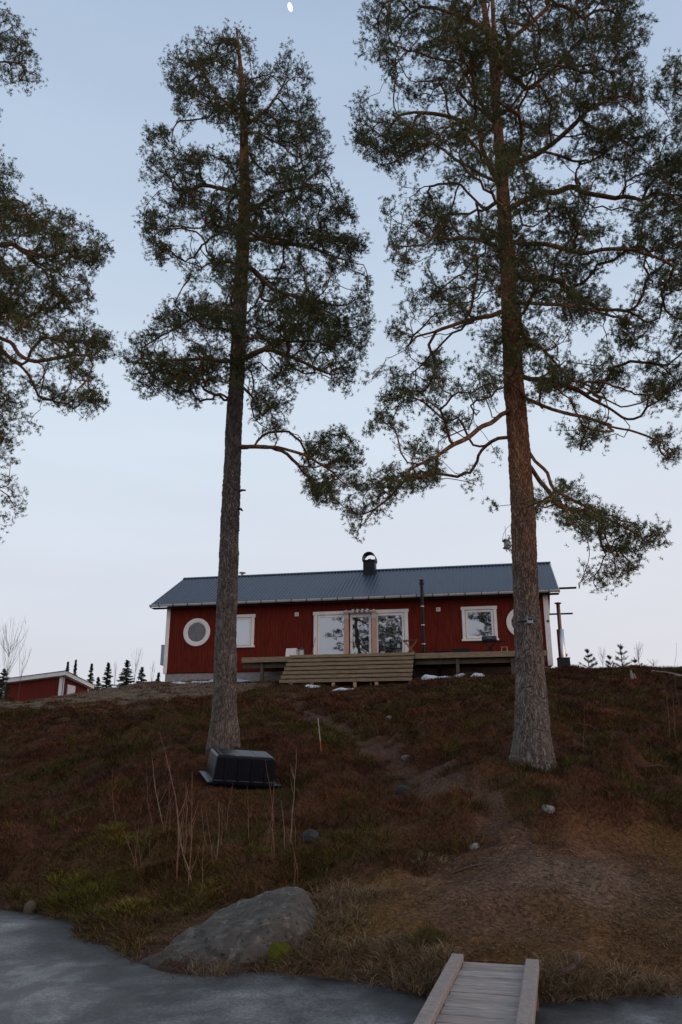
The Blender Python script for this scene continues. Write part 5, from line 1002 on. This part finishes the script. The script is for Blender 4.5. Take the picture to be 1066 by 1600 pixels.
merge('low_green_shrubs', [blades(np.stack([x, y], 1), 38, .05+.09*vnoise(x, y, 1.5, 3)+.05*(vnoise(x, y, 3.5, 8) > .6), .17, .008, 1.5, colg, flat=.1, md=True), blades(np.stack([x2, y2], 1), 22, .25, .2, .013, 1.0, np.tile([.080, .072, .012], (len(x2), 1)), md=True)], M['plant'], 'yellow-green low shrubs above the bank left of the boulder', 'shrubs')
# dry grass: shore, around the footbridge, open ground, left crest
lst = []
x, y, z = samp(30000, 7.6, 15, .75); pt, br, gr = masks(x, y); zz = z; near = 1-sst(.15, .45, zz); pat = sst(.42, .72, vnoise(x, y, 1.7, 44))
k = ((br > .5) & (rng.random(len(x)) < .06+.55*pat*(1-sst(9.5, 11, y)*.8)+.2*near)) | ((br <= .5) & (near > .3) & (rng.random(len(x)) < .35)); k &= ~((np.abs(x-(1.37+(y-7.97)*.26)) < .45) & (y < 7.95)) & (pt < .8)
x, y = x[k], y[k]; cs = rng.random((len(x), 1)); cs_ = np.array([.21, .120, .058])*cs+np.array([.09, .043, .02])*(1-cs)
lst.append(blades(np.stack([x, y], 1), 14, .06+.12*rng.random(len(x)), .07, .005, 2.2, cs_, flat=.45))
def spots(pts, n, sp, h, flat=.2, w_=.006, lean=1.2, c1=(.215, .14, .075), per=16):
    P = []
    for q in pts:
        if len(q) == 3: g = np.array([*at(q[0], q[1], 9)[:2]]); r = ray(q[0], q[1]); t = (0-CZ)/r[2]; g = np.array([r[0]*t, r[1]*t])
        else: g = G(*q)[:2]
        P += [g+rng.normal(0, sp, 2) for _ in range(n)]
    P = np.array(P); cc = np.array(c1)*(.6+.6*rng.random((len(P), 1))); lst.append(blades(P, per, h, .05, w_, lean, cc, flat=flat))
spots([(500, 1500), (520, 1470), (545, 1440), (470, 1505), (440, 1508), (560, 1500), (600, 1520), (640, 1480), (540, 1395), (585, 1400), (610, 1370), (660, 1350), (500, 1420)], 22, .14, .20, .35)
spots([(655, 1545), (670, 1530), (640, 1535), (690, 1500), (680, 1515)], 14, .07, .20, .25); spots([(860, 1530), (880, 1545), (905, 1540), (930, 1550), (980, 1545), (1030, 1550), (850, 1555), (895, 1520)], 16, .09, .20, .3)
spots([(350, 1522), (420, 1515), (300, 1528), (455, 1512), (330, 1524)], 4, .05, .17, .1); spots([(350, 1530, 0), (440, 1545, 0), (500, 1548, 0), (70, 1452, 0), (80, 1462, 0), (62, 1445, 0), (270, 1560, 0), (105, 1590, 0), (395, 1552, 0), (460, 1552, 0), (225, 1562, 0)], 4, .05, .10, .3, c1=(.13, .085, .055), per=10)
spots([(215, 1590, 0), (205, 1596, 0), (560, 1555, 0), (395, 1568, 0), (415, 1575, 0), (440, 1580, 0), (500, 1575, 0), (150, 1450, 0), (110, 1480, 0)], 9, .10, .05, .75, c1=(.085, .055, .035), per=9, lean=2.4)
spots([(30, 1470, 0), (140, 1500, 0), (170, 1530, 0), (320, 1580, 0), (560, 1570, 0), (600, 1590, 0), (20, 1560, 0), (240, 1540, 0), (930, 1585, 0), (1000, 1575, 0)], 5, .09, .05, .7, c1=(.10, .07, .05), per=7, lean=2)
spots([(130, 1460), (160, 1470), (190, 1480), (205, 1492), (30, 1418), (90, 1425), (60, 1420)], 12, .12, .14, .3, c1=(.20, .115, .05)); spots([(105, 1340), (80, 1360), (860, 1300), (420, 1390), (395, 1395), (455, 1380)], 8, .12, .18, .3)
spots([(845, 1462), (870, 1465), (820, 1468)], 12, .08, .07, .5); spots([(400, 1500), (540, 1180), (640, 1140)], 5, .1, .15, .3)
x, y, z = samp(9000, 24, 41); cr2 = np.maximum(sst(.45, .7, vnoise(x, y, .5, 60))*sst(25, 32, y)*sst(-2, -5, x), sst(29, 33, y)*sst(-3.5, -6, x)*.9); k = rng.random(len(x)) < cr2; x, y = x[k], y[k]
lst.append(blades(np.stack([x, y], 1), 14, .08+.10*rng.random(len(x)), .18, .012, 1.4, np.array([.20, .135, .085])*(.6+.7*rng.random((len(x), 1))), flat=.3))
merge('dry_grass', lst, M['straw'], 'straw coloured dry grass along the shore and on the crest', 'grass')
# twigs, cones and needles scattered on the open ground and path
x, y, z = samp(60000, 7.8, 16, .8); pt, br, gr = masks(x, y); k = (br > .5) | (pt > .3); x, y = x[k], y[k]; n = len(x); az = rng.random(n)*2*PI; l = .02+.10*rng.random(n)**3; z = Hm(x, y)+.008
dx, dy = np.cos(az)*l, np.sin(az)*l; zb = Hm(x+dx, y+dy)+.012; wv = .002+.003*rng.random(n); A_ = np.stack([x, y, z], 1); B_ = np.stack([x+dx, y+dy, zb], 1); s_ = np.stack([-np.sin(az)*wv, np.cos(az)*wv, np.zeros(n)], 1); up_ = np.array([0, 0, .006])
V = np.stack([A_-s_, A_+s_, B_+s_*.6, B_-s_*.6, (A_+B_)/2+up_], 1).reshape(-1, 3); k5 = np.arange(n)[:, None]*5; cc = (np.array([.22, .135, .08])*(.3+1.2*rng.random((n, 1))**2)).repeat(5, 0)
tag(npmesh('litter', V, [k5+np.array([[0, 3, 2, 1]]), np.concatenate([k5+np.array([[0, 1, 4]]), k5+np.array([[1, 2, 4]]), k5+np.array([[2, 3, 4]]), k5+np.array([[3, 0, 4]])])], M['straw'], col=cc), 'fallen twigs and needles on the bare ground', 'litter', kind='stuff')
for i, (a, c, lb) in enumerate([((900, 1143), (938, 1152), 'pale fallen branch in heather right of the tall pine'), ((95, 1292), (170, 1278), 'fallen grey branch low on the left slope'), ((0, 1222), (28, 1217), 'pale fallen branch at the left picture edge'), ((860, 1282), (900, 1310), 'thin fallen branch on the bare ground right of the pale stone'), ((705, 1370), (760, 1352), 'thin fallen twig at the left side of the bare ground'), ((1005, 1215), (1050, 1212), 'pale fallen branch near the right edge saplings')]):
    p, q = G(*a), G(*c); o3 = np.array([0, 0, .16 if i in (0, 1, 2, 5) else .015]); m3 = (p+q)/2+np.array([.03, 0, .03]); m3[2] = max(m3[2], gz(m3[0], m3[1])+.01)
    tubething('fallen_branch', [p+o3, m3+o3, q+o3*.8], [.012, .010, .005], M['twig'], lb, 'branch', 'fallen branches on the slope', 5)
# moss cushions
M['moss'] = mat('bright_moss', (.055, .065, .008), .9, spec=.1, col2=(.11, .10, .014), vscale=18, bump=1, bscale=60)
g = at(434, 1486, 8.93); hullrock('moss_cushion', [(g[0]+.16*math.cos(a)*c_, g[1]+.12*math.sin(a)*c_, g[2]+z_) for a in np.linspace(0, 2*PI, 9)[:-1] for c_, z_ in ((1, -.12), (1, .0), (.55, .075))], M['moss'], 'bright green moss cushion at the right foot of the lichen boulder', 'moss', sub=4, amp=.03, sc=9, base=g[2]-.1)
for px, py, r_, lb in ((670, 1472, .16, 'rounded yellowish moss cushion left of the footbridge end'),):
    g = G(px, py); P = np.array([[g[0]+rng.normal(0, r_*.4), g[1]+rng.normal(0, r_*.35)] for _ in range(60)]); n = len(P)
    V, Q, T_, Cc = blades(P, 40, .085 if r_ < .15 else .11, .05, .006, .5, np.tile([.10, .085, .016] if r_ < .15 else [.10, .070, .022], (n, 1)))
    o = npmesh('moss_cushion', V-g, [Q, T_], M['plant'], col=Cc); o.location = tuple(g); tag(o, lb, 'moss')
# ------------------------------------------------------------------ last snow
def patch(cx, cy, w_, d_, seed, hgt=.05):
    n = 26; V = [(cx, cy, gz(cx, cy)+hgt)]; rr = random.Random(seed); ph = [rr.uniform(0, 6) for _ in range(5)]; F_ = []
    for ring, hh in ((.5, 1), (.8, .7), (1.0, -.25)):
        for i in range(n):
            a = 2*PI*i/n; q = ring*(1+.22*math.sin(2*a+ph[0])+.16*math.sin(3*a+ph[1])+.12*math.sin(5*a+ph[2])+.1*math.sin(8*a+ph[3])); X, Y_ = cx+math.cos(a)*w_*q, cy+math.sin(a)*d_*q
            V.append((X, Y_, gz(X, Y_)+hgt*hh+rr.uniform(-.012, .012)*(hh > 0)))
    F_ += [(0, 1+i, 1+(i+1) % n) for i in range(n)]
    for r_ in range(2): F_ += [(1+r_*n+i, 1+(r_+1)*n+i, 1+(r_+1)*n+(i+1) % n, 1+r_*n+(i+1) % n) for i in range(n)]
    return V, F_
mb = MB()
def hp(x, y, w_, d_, s, h=.06): mb.add(*patch(*house_xy(x, y), w_, d_, s, h))
hp(4.1, -.75, 1.0, .5, 1, .13); hp(2.0, -1.6, 1.1, .22, 2, .05); hp(3.2, -2.0, .5, .12, 12, .05); hp(.9, -1.2, .4, .12, 13, .05); hp(10.0, -4.5, .4, .22, 3, .07); hp(10.45, -4.7, .22, .15, 14, .08); hp(8.7, -4.3, .3, .12, 4, .05); hp(14.2, -2.95, .5, .16, 5, .11); hp(15.0, -2.9, .3, .14, 15, .10); hp(15.8, -2.95, .42, .15, 6, .11); hp(13.7, -3.2, .35, .15, 7, .2)
for px, py, s in ((40, 1114, 8), (62, 1121, 9), (5, 1128, 10)): g = G(px, py); mb.add(*patch(g[0], g[1], .28, .1, s, .07))
tag(mb.build('snow', M['snow'], smooth=True), 'last patches of old snow along the cottage and on the crest', 'snow', kind='stuff')
